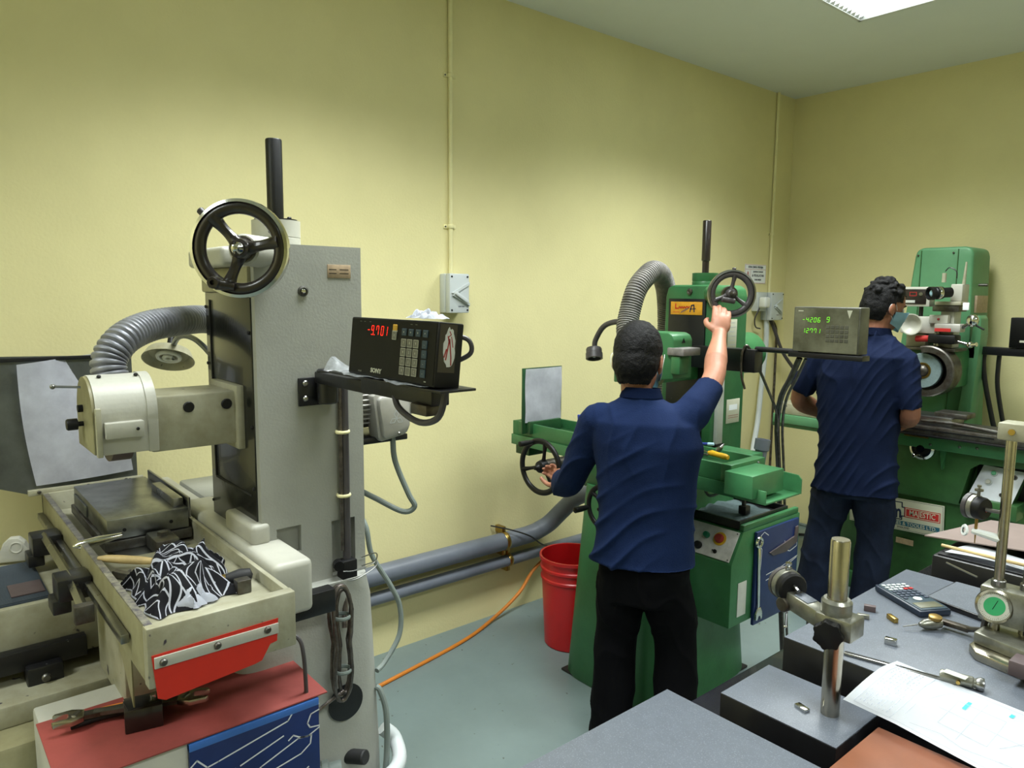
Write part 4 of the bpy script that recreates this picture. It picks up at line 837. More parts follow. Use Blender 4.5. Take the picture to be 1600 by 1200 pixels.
b = MB(); b.lathe([(0, 0), (0.0155, 0), (0.0155, 0.055), (0.0195, 0.058), (0.0195, 0.235), (0.0175, 0.238), (0, 0.238)], (-2.04, 2.88, 1.806), (0, 0, 1), 20); b.build('elevating_screw_tube', 'bakelite', m2)
# elevating handwheel held by the man
hc2 = V((-1.712, 2.60, 1.712)); hd2 = V((0.77, -0.64, 0)).normalized()
MB().cyl(hc2-hd2*0.27, hc2-hd2*0.015, 0.042, 0.028, n=26, bev=0.004).build('wheel_bearing', 'green_paint', m2)
b = MB(); b.lathe([(0, 0), (0.032, 0), (0.03, 0.02), (0, 0.02)], hc2-hd2*0.035, hd2, 24); b.build('graduated_collar', 'old_steel', m2)
hw2 = handwheel(m2, hc2, hd2, 0.093, 0.0135, 'grey_wheel', 'old_steel', band='steel', spokes=3, phase=math.radians(82), spw=0.013)
W2 = axisframe(hc2, hd2)
MB().cyl(W2 @ V((-0.045, -0.022, 0.02)), W2 @ V((0.008, -0.030, 0.022)), 0.011, n=14, bev=0.002).build('crank_grip', 'grey_wheel', hw2)
MB().cyl(W2 @ V((0.006, 0.09, 0)), W2 @ V((0.006, 0.104, 0)), 0.008, n=12, bev=0.002).build('index_knob', 'grey_wheel', hw2)
# side of column: linear scale and labels
MB().box((-1.90, 2.79, 1.04), (-1.882, 2.835, 1.57), 0.002).build('linear_scale', 'label_silver', m2)
MB().box((-1.90, 2.785, 0.99), (-1.878, 2.84, 1.045), 0.003).build('scale_head', 'black_plastic', m2)
MB().box((-1.8995, 2.865, 1.46), (-1.897, 2.935, 1.60), 0.0005).build('instruction_plate', 'label_cream', m2)
b = MB(frame((-1.8965, 2.87, 1.47), (0, 1, 0), (1, 0, 0)))
for k in range(6): b.pline([(0.004, 0.015+0.02*k), (0.055-0.01*(k % 2), 0.015+0.02*k)], 0.002, 0)
b.build('plate_print', 'ink', m2)
MB().box((-1.8995, 2.88, 1.125), (-1.897, 2.985, 1.235), 0.0005).build('rating_plate', 'label_cream', m2)
MB().box((-1.897, 2.90, 1.185), (-1.8965, 2.965, 1.21)).build('rating_plate_field', 'paper_white', m2)
b = MB(frame((-1.8965, 2.885, 1.13), (0, 1, 0), (1, 0, 0))); b.pline([(0.01, 0.03), (0.09, 0.03)], 0.0018, 0); b.pline([(0.01, 0.02), (0.09, 0.02)], 0.0018, 0); b.build('plate_print', 'red_button', m2)
# grinding head
b = MB(); prof2 = [(-2.10, 1.335), (-1.79, 1.375), (-1.79, 1.53), (-1.80, 1.548), (-1.82, 1.557), (-2.06, 1.557), (-2.09, 1.54), (-2.10, 1.50)]
b.prism(prof2, -2.46, -2.34, Matrix(((1, 0, 0, 0), (0, 0, -1, 0), (0, 1, 0, 0), (0, 0, 0, 1))), 0.006); b.build('wheel_guard', 'green_paint', m2)
b = MB(); b.prism([(0, 0.012), (0.012, -0.008), (-0.012, -0.008)], 0, 0.001, frame((-1.7895, 2.40, 1.525), (0, 1, 0), (1, 0, 0))); b.build('guard_mark', 'black_plastic', m2)
MB().box((-1.815, 2.33, 1.47), (-1.735, 2.44, 1.50), 0.004).build('guard_nozzle_block', 'hose_dark', m2)
MB().box((-1.80, 2.335, 1.395), (-1.755, 2.40, 1.47), 0.008).build('nozzle_arm', 'green_paint', m2)
MB().cyl((-1.98, 2.365, 1.40), (-1.98, 2.44, 1.40), 0.085, n=36).build('grinding_wheel', 'cream_dirty', m2)
MB().box((-2.10, 2.46, 1.33), (-1.97, 2.77, 1.47), 0.012).build('spindle_housing', 'green_paint', m2)
b = MB(); b.lathe([(0, 0), (0.08, 0), (0.098, 0.015), (0.10, 0.19), (0.085, 0.22), (0, 0.225)], (-2.01, 3.02, 1.43), (0, 1, 0), 32); b.build('spindle_motor', 'green_paint', m2)
hose([(-2.06, 2.44, 1.46), (-2.14, 2.47, 1.53), (-2.165, 2.50, 1.60), (-2.17, 2.55, 1.72), (-2.175, 2.62, 1.785), (-2.19, 2.70, 1.815), (-2.22, 2.80, 1.785), (-2.27, 2.9, 1.68), (-2.30, 2.95, 1.45), (-2.30, 2.95, 1.0)], 0.048, 0.0115).build('flexible_hose', 'hose_dark', m2)
b = MB(); b.tube(spl([(-2.08, 2.52, 1.53), (-2.19, 2.50, 1.583), (-2.30, 2.50, 1.567), (-2.358, 2.5, 1.50), (-2.366, 2.5, 1.455)]), 0.0125, 12); b.build('lamp_arm', 'grey_wheel', m2)
b = MB(); la2 = V((0.33, -0.25, -1)).normalized(); b.lathe([(0.0, -0.025), (0.034, -0.024), (0.037, -0.018), (0.037, 0.0), (0.0395, 0.002), (0.0395, 0.028), (0.031, 0.029), (0.028, 0.005), (0, 0.0)], V((-2.368, 2.5, 1.435)), la2, 28); ls = b.build('lamp_shade', 'grey_wheel', m2)
MB().ball(V((-2.368, 2.5, 1.435))+la2*0.012, 0.011).build('lamp_bulb', 'glass_clear', ls)
# readout bracket and arm
MB().box((-1.97, 2.70, 1.39), (-1.655, 2.76, 1.485), 0.003).build('bracket_block', 'black_paint', m2)
MB().tube([(-1.67, 2.73, 1.487), (-1.48, 2.73, 1.487)], 0.011, 12).build('readout_arm', 'black_paint', m2)
MB().box((-1.52, 2.715, 1.467), (-1.225, 2.775, 1.487), 0.003).build('readout_arm', 'black_paint', m2)
# traverse handwheel and second crank
handwheel(m2, (-2.345, 2.15, 0.948), (0.05, -1, 0), 0.128, 0.013, 'black_plastic', 'black_plastic', spokes=3, phase=math.radians(75), grip=math.radians(112), grip_len=0.08, spw=0.013)
MB().cyl((-2.345, 2.17, 0.948), (-2.345, 2.34, 0.948), 0.028, n=20).build('wheel_shaft', 'old_steel', m2)
MB().box((-2.40, 2.32, 0.88), (-2.22, 2.50, 0.965), 0.012).build('wheel_bracket', 'green_dark', m2)
handwheel(m2, (-1.975, 2.165, 0.845), (0, -1, 0), 0.098, 0.011, 'black_plastic', 'black_plastic', spokes=3, phase=0.4, grip=math.radians(190), grip_len=0.075, spw=0.012)
MB().cyl((-1.975, 2.18, 0.845), (-1.975, 2.30, 0.845), 0.022, n=18).build('wheel_shaft', 'old_steel', m2)
b = MB(); b.lathe([(0, 0), (0.024, 0), (0.024, 0.075), (0.031, 0.08), (0.031, 0.125), (0.027, 0.125), (0.027, 0.09), (0, 0.085)], (-1.645, 2.75, 0.985), (0.05, 0.13, 1), 24); b.build('drain_pipe_stub', 'pipe_grey', m2)
MB().tube(spl([(-1.79, 2.56, 0.93), (-1.74, 2.54, 0.885), (-1.70, 2.56, 0.90), (-1.66, 2.58, 0.93)]), 0.006, 8).build('coolant_line', 'grey_cable', m2)
b = MB(); b.box((-1.655, 2.63, 0.81), (-1.62, 2.665, 0.845), 0.003); b.cyl((-1.64, 2.645, 0.845), (-1.64, 2.645, 0.875), 0.008, n=12); b.build('valve_block', 'black_paint', m2)
MB().tube(spl([(-1.638, 2.645, 0.87), (-1.645, 2.66, 0.93), (-1.66, 2.68, 0.97)]), 0.005, 8).build('coolant_line', 'black_cable', m2)
for k, (pts, r, m_) in enumerate((([(-1.71, 2.71, 1.47), (-1.70, 2.71, 1.50), (-1.685, 2.75, 1.44), (-1.67, 2.82, 1.33), (-1.66, 2.9, 1.205), (-1.68, 2.95, 1.10)], 0.006, 'metal_conduit'),
        ([(-1.70, 2.695, 1.50), (-1.71, 2.69, 1.46), (-1.708, 2.69, 1.38), (-1.695, 2.70, 1.32)], 0.005, 'metal_conduit'),
        ([(-1.493, 2.75, 1.46), (-1.55, 2.79, 1.37), (-1.62, 2.85, 1.28), (-1.688, 2.95, 1.14), (-1.695, 3.0, 0.9), (-1.69, 3.03, 0.6), (-1.68, 3.05, 0.3), (-1.66, 3.06, 0.03)], 0.008, 'dark_cable'),
        ([(-1.483, 2.75, 1.46), (-1.54, 2.79, 1.37), (-1.61, 2.85, 1.28), (-1.678, 2.95, 1.14), (-1.685, 3.0, 0.9), (-1.68, 3.03, 0.6), (-1.67, 3.05, 0.3), (-1.65, 3.06, 0.03)], 0.007, 'metal_conduit'),
        ([(-1.463, 2.75, 1.46), (-1.52, 2.79, 1.37), (-1.59, 2.85, 1.28), (-1.658, 2.95, 1.14), (-1.665, 3.0, 0.9), (-1.66, 3.03, 0.6), (-1.65, 3.05, 0.3), (-1.63, 3.06, 0.03)], 0.006, 'metal_conduit'))):
    MB().tube(spl(pts), r, 10).build('armoured_cable', m_, m2)
b = MB()
for k in range(3):
    P = [(-1.50+0.006*k, 2.985+(0.022-0.004*k)*math.cos(2*PI*i/24), 0.30+0.085*math.sin(2*PI*i/24)) for i in range(24)]; b.tube(P, 0.005, 8, closed=True)
b.build('cable_coil', 'dark_cable', m2)

# --- things on machine two
def psh(u, v):
    return (-2.639+0.003*math.sin(4*u)+0.0025*math.sin(7*v+3*u), 2.315+0.242*u, 1.085+0.262*v)
o = MB().grid(16, 16, psh, 0.0006).build('paper_sheet', 'paper_soiled'); tag(o, 'creased white paper hanging on the upright plate at the left end of the green machine', 'paper')
t = thing('digital_readout', 'dusty grey digital readout with green numbers, right of the raised hand', 'readout', (-1.38, 2.76, 1.487))
D2 = frame((-1.507, 2.722, 1.4885), (1, 0, 0), (0, -1, 0.0)); W_, H_ = 0.262, 0.176
MB(D2).box((0, 0, -0.075), (W_, H_, 0), 0.005).build('case', 'box_dirty', t)
MB(D2).box((0.006, 0.004, 0), (W_-0.006, H_-0.006, 0.002)).build('front_panel', 'display_dirty', t)
b = MB(D2)
for s_, x0_, y0_ in (('-4206', 0.038, 0.118), ('12771', 0.040, 0.076)):
    for i, ch in enumerate(s_): seg7(b, ch, x0_+i*0.0155, y0_, 0.0085, 0.0165, 0.0017, Matrix.Translation((0, 0, 0.0025)))
seg7(b, '9', 0.135, 0.120, 0.0095, 0.018, 0.0018, Matrix.Translation((0, 0, 0.0025))); b.build('green_digits', 'led_green', t)
for r_ in range(4):
    for c_ in range(5): MB(D2).box((0.135+c_*0.018, 0.095-r_*0.017, 0.001), (0.149+c_*0.018, 0.108-r_*0.017, 0.0035), 0.001, 1).build('key', 'box_dirty', t)
MB(D2).box((0.02, 0.158, 0.001), (0.04, 0.162, 0.0025)).build('maker_mark', 'label_cream', t)
MB(D2).prism([(0.212, 0.165), (0.232, 0.165), (0.222, 0.135)], 0.002, 0.0028).build('torn_label', 'label_cream', t)
def rag2(u, v): 
    n_ = noise.noise(V((u*3, v*3, 2.2))); return (-1.90+0.30*u+0.02*n_, 2.57+0.26*v, 0.789+0.02*abs(noise.noise(V((u*4, v*4, 1))))+0.01*math.sin(3*v))
o = MB().grid(20, 20, rag2, 0.002).build('shop_cloth', 'stone'); tag(o, 'grey shop cloth spread in the dark pan of the green machine', 'cloth')
t = thing('screwdriver', 'yellow handled screwdriver in the tray of the green machine', 'screwdriver', (-1.66, 2.42, 1.078))
MB().lathe([(0, 0), (0.009, 0.002), (0.012, 0.015), (0.0105, 0.05), (0.012, 0.08), (0.006, 0.095), (0, 0.095)], (-1.575, 2.42, 1.088), (-1, 0.05, 0.05), 14).build('handle', 'yellow_handle', t)
MB().cyl((-1.668, 2.425, 1.093), (-1.78, 2.43, 1.098), 0.003, n=8).build('shaft', 'steel', t)
t = thing('marker_pen', 'blue and white pen lying high on the tray beside the yellow screwdriver', 'pen', (-1.70, 2.40, 1.09))
MB().cyl((-1.77, 2.40, 1.118), (-1.66, 2.42, 1.128), 0.005, n=10, bev=0.001).build('barrel', 'blue_handle', t)
MB().cyl((-1.67, 2.418, 1.127), (-1.645, 2.424, 1.129), 0.0058, n=10, bev=0.001).build('cap', 'mask_blue', t)
t = thing('blue_pliers', 'dark blue tool handles left of the yellow screwdriver in the tray', 'pliers', (-1.74, 2.39, 1.078))
for dy in (0, 0.022): MB().tube(spl([(-1.80, 2.385+dy, 1.10), (-1.74, 2.38+dy*0.8, 1.10), (-1.68, 2.395+dy*0.2, 1.092)]), [0.009, 0.006], 10).build('handle', 'blue_handle', t)
MB().box((-1.69, 2.388, 1.084), (-1.65, 2.402, 1.094), 0.003).build('jaw', 'steel', t)
t = MB().lathe([(0, 0), (0.010, 0), (0.010, 0.02), (0.0, 0.045)], (-1.68, 2.50, 1.085), (0.5, 0.2, 0.7), 14).build('metal_point', 'steel'); tag(t, 'small shiny metal cone in the far side of the green machine tray', 'metal point')
ow2 = [([(.05, .05), (.10, .5), (.12, .8), (.06, .86), (.08, .95), (.16, .98), (.26, .93)], False), ([(.25, .50), (.6, .52), (1, .575)], False), ([(.25, .44), (.5, .46), (.98, .56)], False), ([(.66, .80), (.66, .70), (.8, .66), (.97, .69), (.97, .84)], False)]
t, F2 = tool_board('tool_board', 'blue tool board with a steel spanner on the side of the green machine', -1.556, 2.60, 2.925, 0.372, 0.762, ow2)
t = thing('combination_spanner', 'long chrome combination spanner hanging upright on the blue board', 'spanner', (-1.535, 2.65, 0.40))
SP = frame((-1.541, 2.625, 0.415), (0, -0.06, 1), (1, 0, 0))
MB(SP).box((0.02, -0.008, 0.0), (0.295, 0.008, 0.007), 0.003).build('shank', 'chrome', t)
b = MB(SP); b.torus((0.308, 0.0, 0.004), (0, 0, 1), 0.0185, 0.0065, 28, 10); b.build('ring_end', 'chrome', t)
MB(SP).prism([(0.03, -0.010), (0.005, -0.024), (-0.022, -0.020), (-0.024, -0.010), (-0.004, -0.008), (-0.002, 0.008), (-0.022, 0.013), (-0.018, 0.024), (0.008, 0.024), (0.03, 0.010)], 0, 0.009, bev=0.002).build('open_jaw', 'chrome', t)
t = thing('small_spanner', 'dark old caliper tool hanging at the top right of the blue board', 'tool', (-1.54, 2.80, 0.68))
MB(frame((-1.543, 2.69, 0.66), (0, 1, 0.05), (1, 0, 0))).prism([(0, 0), (0.20, 0.02), (0.205, 0.06), (0.225, 0.06), (0.225, 0.03), (0.215, -0.01), (0.13, -0.03), (0.03, -0.02)], 0, 0.006, bev=0.001).build('body', 'brown_block', t)

# cables near the room corner
for nm, lab, pts, r, m_ in (('flexible_conduit', 'light grey flexible conduit dropping from the corner switch box behind the green motor', [(-2.90, 4.86, 1.54), (-2.89, 4.85, 1.35), (-2.88, 4.80, 1.05), (-2.86, 4.74, 0.80), (-2.80, 4.6, 0.62), (-2.7, 4.45, 0.5), (-2.62, 4.3, 0.3), (-2.6, 4.2, 0.015)], 0.019, 'switch_grey'),
        ('metal_conduit_pipe', 'thin metal conduit running straight down beside the corner to the floor', [(-2.91, 4.93, 1.54), (-2.915, 5.0, 1.50), (-2.915, 5.03, 1.42), (-2.915, 5.035, 1.2), (-2.915, 5.035, 0.02)], 0.009, 'metal_conduit'),
        ('power_cable', 'dark cable slanting down from the corner switch box to the far machine', [(-2.90, 4.91, 1.54), (-2.88, 4.95, 1.45), (-2.84, 5.0, 1.30), (-2.76, 5.10, 1.12), (-2.62, 5.12, 0.86), (-2.45, 5.12, 0.6), (-2.3, 5.1, 0.35), (-2.2, 5.0, 0.05)], 0.0125, 'dark_cable')):
    o = MB().tube(spl(pts), r, 10).build(nm, m_); tag(o, lab, 'cable' if 'cable' in nm else 'conduit')
o = MB().tube(spl([(-2.87, 5.1, 0.05), (-2.75, 5.125, 0.012), (-2.4, 5.13, 0.012), (-2.1, 5.12, 0.012)]), 0.011, 8).build('floor_cable', 'grey_cable'); tag(o, 'grey cable lying along the foot of the back wall', 'cable')
o = MB().tube(spl([(-1.60, 3.10, 0.01), (-1.9, 3.8, 0.01), (-2.4, 4.4, 0.01), (-2.6, 4.85, 0.01), (-2.3, 4.95, 0.01), (-1.95, 4.8, 0.01)]), 0.009, 8).build('floor_cable', 'black_cable'); tag(o, 'black cable running over the floor behind the green machine to the corner', 'cable')

# ================================================================ MACHINE THREE: pale green grinder by the back wall
m3 = thing('toolroom_grinder', 'pale green grinder with optical attachment against the back wall, behind the right man', 'machine', (-1.65, 4.65, 0))
YZ = lambda y: Matrix(((1, 0, 0, 0), (0, 0, -1, y), (0, 1, 0, 0), (0, 0, 0, 1)))      # local z points to the front
b = MB(); b.loft([(-1.56, 4.66, 0, 0.50, 0.40), (-1.56, 4.66, 0.02, 0.50, 0.41), (-1.56, 4.66, 0.62, 0.49, 0.40), (-1.56, 4.70, 0.72, 0.44, 0.36), (-1.56, 4.72, 0.90, 0.44, 0.34)], 48, 9); b.build('base', 'green_mid', m3)
MB().box((-2.08, 4.235, 0), (-1.04, 4.30, 0.10), 0.01).build('base_plinth', 'green_paint', m3)
b = MB(YZ(4.35)); b.prism([(-1.74, 0.97), (-0.80, 0.97), (-0.80, 0.87), (-1.28, 0.87), (-1.33, 0.83), (-1.35, 0.62), (-1.72, 0.62), (-1.74, 0.70), (-1.80, 0.78), (-1.80, 0.94)], -0.15, 0.12, bev=0.012); b.build('knee_casting', 'green_mid', m3)
b = MB(YZ(4.23)); b.prism([(-1.48, 0.965), (-1.42, 0.965), (-1.435, 0.93), (-1.44, 0.80), (-1.455, 0.80), (-1.46, 0.92)], -0.01, 0.02, bev=0.006); b.build('casting_rib', 'green_paint', m3)
MB().box((-1.32, 4.335, 0.62), (-0.78, 4.50, 0.865), 0.004).build('shade_block', 'black_paint', m3)  # solid black block painted as the shade below the far table
b = MB(); b.box((-2.42, 4.18, 0.905), (-0.78, 4.44, 0.985), 0.006); b.build('table_base', 'green_paint', m3)
MB().box((-2.40, 4.175, 0.985), (-2.05, 4.45, 1.055), 0.008).build('table_end_guard', 'cream_worn', m3)
MB().box((-2.41, 4.165, 0.93), (-2.06, 4.45, 0.985), 0.004).build('end_guard_skirt', 'green_pale', m3)
MB().cyl((-2.43, 4.22, 1.01), (-2.40, 4.22, 1.01), 0.012, n=12).build('end_knob', 'black_plastic', m3)
b = MB(); b.box((-2.05, 4.15, 0.985), (-0.80, 4.45, 1.028), 0.003); b.build('table', 'old_steel', m3)
b = MB(); b.box((-1.95, 4.148, 1.006), (-1.20, 4.152, 1.014)); b.box((-1.95, 4.20, 1.028), (-1.1, 4.24, 1.03)); b.build('table_slot', 'black_paint', m3)
MB().box((-1.72, 4.14, 0.975), (-1.05, 4.17, 0.985), 0.002).build('front_rail', 'black_paint', m3)
MB().box((-1.62, 4.142, 0.966), (-1.50, 4.15, 0.974)).build('brass_scale', 'brass', m3)
MB().box((-1.76, 4.22, 1.028), (-1.42, 4.40, 1.075), 0.004).build('magnetic_chuck', 'ground_steel', m3)
MB().box((-1.52, 4.25, 1.072), (-1.36, 4.38, 1.10), 0.006).build('sine_block', 'old_steel', m3)
b = MB(); b.tube([(-1.56, 4.20, 1.05), (-1.40, 4.19, 1.055), (-1.10, 4.17, 1.035)], [0.006, 0.010], 10); b.build('dresser_bar', 'old_steel', m3)
b = MB(); b.lathe([(0, 0), (0.055, 0), (0.062, 0.01), (0.062, 0.05), (0.05, 0.058), (0.045, 0.045), (0.02, 0.045), (0.02, 0.07), (0, 0.07)], (-1.548, 4.25, 0.90), (0, -1, 0), 36); hwm = b.build('feed_handwheel', 'chrome', m3)
b = MB(); b.lathe([(0, 0), (0.040, 0), (0.036, 0.006), (0.014, 0.007), (0.012, 0.016), (0, 0.018)], (-1.548, 4.206, 0.90), (0, -1, 0), 28); b.build('hub_face', 'black_plastic', hwm)
MB().cyl((-1.573, 4.20, 0.86), (-1.573, 4.16, 0.86), 0.009, n=12, bev=0.002).build('crank_knob', 'chrome', hwm)
screws(m3, [(x, 4.18, z) for x, z in ((-1.50, 0.93), (-1.36, 0.94), (-1.28, 0.945), (-1.15, 0.94))], (0, -1, 0), 0.007, 'steel')
# control panel
PM = frame((-1.325, 4.235, 0.675), (1, 0, 0), (0, -0.92, 0.39)); 
b = MB(); b.box((-1.335, 4.20, 0.60), (-1.09, 4.42, 0.68), 0.004); b.build('panel_housing', 'green_mid', m3)
q4 = [(0.0, 0.0), (0.20, -0.006), (0.235, 0.175), (0.045, 0.182)]
MB(PM).prism([(x+(0.006 if x < 0.1 else -0.0)-0.008, y-0.004) for x, y in q4], -0.07, -0.001, bev=0.003).build('panel_box', 'green_mid', m3)
MB(PM).prism(q4, 0.0, 0.004, bev=0.001).build('control_panel', 'panel_glare', m3)
for x, y, r, m_, m2_ in ((0.098, 0.145, 0.017, 'switch_grey', 'dial_green'), (0.082, 0.095, 0.017, 'switch_grey', 'cream_paint'), (0.19, 0.14, 0.013, 'old_steel', 'black_plastic'), (0.17, 0.09, 0.012, 'switch_grey', 'green_button'), (0.15, 0.04, 0.010, 'old_steel', 'black_plastic')):
    MB(PM).cyl((x, y, 0.004), (x, y, 0.010), r, n=24, bev=0.001).build('button_ring', m_, m3); MB(PM).cyl((x, y, 0.010), (x, y, 0.016), r*0.68, n=20, bev=0.002).build('push_button', m2_, m3)
# makers plate on the base
SG = frame((-1.925, 4.2385, 0.405), (1, 0, 0.035), (0, -1, 0)); SW, SH = 0.505, 0.178
MB(SG).box((0, 0, 0), (SW, SH, 0.003), 0.001).build('makers_plate', 'label_cream', m3)
b = MB(SG); b.pline([(0.006, 0.006), (SW-0.006, 0.006), (SW-0.006, SH-0.006), (0.006, SH-0.006)], 0.0016, 0.0034, closed=True); b.build('plate_border', 'sign_navy', m3)
b = MB(SG); b.pline([(0.03, 0.158), (0.29, 0.158), (0.29, 0.132), (0.305, 0.132), (0.305, 0.082), (0.29, 0.082), (0.29, 0.062), (0.03, 0.062)], 0.006, 0.0034, closed=True); b.build('logo_frame', 'sign_navy', m3)
MB(SG).box((0.305, 0.078, 0.003), (SW-0.018, 0.134, 0.0036)).build('red_frame', 'sign_red', m3)
MB(SG).box((0.309, 0.082, 0.0036), (SW-0.022, 0.130, 0.0039)).build('frame_line', 'label_cream', m3)
MB(SG).box((0.313, 0.086, 0.0039), (SW-0.026, 0.126, 0.0043)).build('red_field', 'sign_red', m3)
text('MAJESTIC', 0.042, SG @ Matrix.Translation((0.396, 0.106, 0.0048)), 'label_cream', m3, bold=0.0005, sx=0.76)
text('m', 0.10, SG @ Matrix.Translation((0.262, 0.102, 0.0042)), 'sign_navy', m3, bold=0.003, sx=0.7)
MB(SG).box((0.02, 0.028, 0.003), (SW-0.02, 0.054, 0.0036)).build('blue_band', 'sign_blue', m3)
text('GRINDING MACHINES & TOOLES LTD.', 0.027, SG @ Matrix.Translation((0.252, 0.040, 0.0042)), 'label_cream', m3, bold=0.0003, sx=0.94)
text('ENGLAND', 0.014, SG @ Matrix.Translation((0.30, 0.017, 0.0036)), 'ink_dark', m3)
for x, z, m_ in ((-1.66, 0.37, 'label_tan'),): MB().box((x, 4.236, z-0.03), (x+0.09, 4.242, z)).build('rating_plate', m_, m3)
# column
b = MB(); b.prism([(-1.98, 0.9), (-1.52, 0.9), (-1.545, 1.55), (-1.555, 1.95), (-1.565, 1.985), (-1.595, 2.0), (-1.835, 2.0), (-1.862, 1.985), (-1.872, 1.95), (-1.90, 1.6)], -0.28, 0.0, YZ(4.75), 0.018, 3); b.build('column', 'green_pale', m3)
MB().box((-1.836, 4.743, 1.05), (-1.832, 4.751, 1.985)).build('cover_seam', 'green_mid', m3)
MB().box((-1.636, 4.743, 1.05), (-1.632, 4.751, 1.985)).build('cover_seam', 'green_mid', m3)
screws(m3, [(-1.852, 4.748, 1.955), (-1.66, 4.748, 1.965)], (0, -1, 0), 0.006, 'old_steel', 'screw')
MB().box((-1.553, 4.80, 1.62), (-1.535, 4.98, 1.72), 0.002).build('side_label', 'label_tan', m3)
b = MB(); b.cyl((-1.545, 4.84, 1.78), (-1.50, 4.84, 1.78), 0.008, n=12); b.build('side_bolt', 'old_steel', m3)
b = MB(YZ(4.70)); b.prism([(-1.56, 1.02), (-1.49, 1.02), (-1.47, 1.50), (-1.475, 1.59), (-1.49, 1.61), (-1.51, 1.60), (-1.515, 1.50)], -0.12, 0.0, bev=0.006); b.build('side_bracket', 'green_pale', m3)
# wheel head, guard ring and wheel
MB().box((-1.80, 4.50, 1.20), (-1.52, 4.76, 1.42), 0.02).build('wheel_head', 'green_paint', m3)
WC = V((-1.64, 4.43, 1.30))
MB().cyl(WC+V((0.02, 0.02, 0)), WC+V((0.02, 0.10, 0)), 0.12, n=40, bev=0.004).build('guard_back', 'black_paint', m3)
b = MB(); b.lathe([(0.105, -0.055), (0.142, -0.055), (0.142, 0.055), (0.135, 0.06), (0.105, 0.06)], WC+V((0.02, 0, 0)), (0, -1, 0), 44)
bmesh.ops.delete(b.bm, geom=[v for v in b.bm.verts if (v.co.x < WC.x-0.03)], context='VERTS'); b.build('wheel_guard_ring', 'old_steel', m3)
MB().lathe([(0, 0), (0.095, 0), (0.098, 0.004), (0.098, 0.028), (0.095, 0.032), (0, 0.032)], WC+V((-0.01, 0.0, 0)), (0, -1, 0), 44).build('grinding_wheel', 'stone', m3)
b = MB(); b.lathe([(0.035, 0), (0.046, 0.0), (0.044, 0.004), (0.034, 0.004)], WC+V((-0.01, -0.032, 0)), (0, -1, 0), 32); b.build('wheel_flange_ring', 'brass', m3)
b = MB(); b.lathe([(0, 0), (0.033, 0), (0.03, 0.01), (0.015, 0.022), (0, 0.024)], WC+V((-0.01, -0.030, 0)), (0, -1, 0), 28); b.build('wheel_flange', 'old_steel', m3)
# optical dressing attachment, stacked slides
MB().box((-1.80, 4.42, 1.412), (-1.50, 4.60, 1.428), 0.002).build('attachment_plate', 'old_steel', m3)
MB().box((-1.765, 4.44, 1.428), (-1.66, 4.58, 1.50), 0.005).build('slide_base', 'cream_worn', m3)
b = MB(); b.box((-1.80, 4.43, 1.505), (-1.60, 4.56, 1.60), 0.008); b.build('slide_block', 'cream_paint', m3)
b = MB(); b.lathe([(0, 0.0), (0.03, 0.0), (0.032, 0.03), (0.058, 0.055), (0.060, 0.062), (0.054, 0.062), (0.03, 0.035), (0.012, 0.03), (0, 0.03)], (-1.716, 4.43, 1.556), (0, -1, 0), 36); b.build('bell_dial', 'cream_paint', m3)
MB().box((-1.64, 4.41, 1.565), (-1.545, 4.45, 1.61), 0.003).build('slide_clamp', 'cream_paint', m3)
b = MB(); b.ball((-1.59, 4.405, 1.588), 0.007); b.build('red_knob', 'red_button', m3)
MB().cyl((-1.605, 4.44, 1.43), (-1.605, 4.44, 1.52), 0.014, n=16).build('micrometer_post', 'steel', m3)
b = MB(); b.box((-1.60, 4.46, 1.43), (-1.53, 4.56, 1.66), 0.004); b.build('slide_column', 'cream_paint', m3)
b = MB(); b.box((-1.635, 4.43, 1.63), (-1.50, 4.55, 1.665), 0.004); b.build('upper_slide', 'old_steel', m3)
MB().box((-1.62, 4.42, 1.665), (-1.49, 4.54, 1.685), 0.003).build('top_slide', 'cream_worn', m3)
MB().box((-1.48, 4.42, 1.64), (-1.45, 4.43, 1.68), 0.001).build('scale_tag', 'paper_white', m3)
b = MB(); b.box((-1.56, 4.46, 1.685), (-1.50, 4.56, 1.78), 0.006); b.build('microscope_bracket', 'cream_paint', m3)
OA = V((-0.55, -0.8, -0.06)).normalized(); OP = V((-1.545, 4.42, 1.735))
b = MB(); b.lathe([(0, 0), (0.027, 0), (0.027, 0.05), (0.034, 0.052), (0.034, 0.09), (0.030, 0.095), (0.036, 0.10), (0.036, 0.122), (0.029, 0.125), (0.027, 0.110), (0, 0.108)], OP, OA, 28); mic = b.build('microscope_tube', 'black_plastic', m3)
b = MB(); b.lathe([(0.0345, 0.060), (0.0355, 0.062), (0.0355, 0.078), (0.0345, 0.08)], OP, OA, 28); b.build('tube_band', 'chrome', mic)
b = MB(); b.lathe([(0, 0), (0.018, 0.0), (0.012, 0.005), (0, 0.007)], OP+OA*0.109, OA, 20); b.build('eyepiece_lens', 'mask_blue', mic)
MB().cyl((-1.60, 4.47, 1.79), (-1.60, 4.47, 1.84), 0.011, n=12).build('post', 'cream_worn', m3)
MB().cyl((-1.51, 4.50, 1.78), (-1.505, 4.50, 1.90), 0.009, 0.005, n=12).build('post', 'cream_worn', m3)
MB().tube(spl([(-1.54, 4.48, 1.81), (-1.545, 4.48, 1.85), (-1.58, 4.48, 1.87), (-1.60, 4.48, 1.85)]), 0.003, 6).build('thin_wire', 'black_cable', m3)
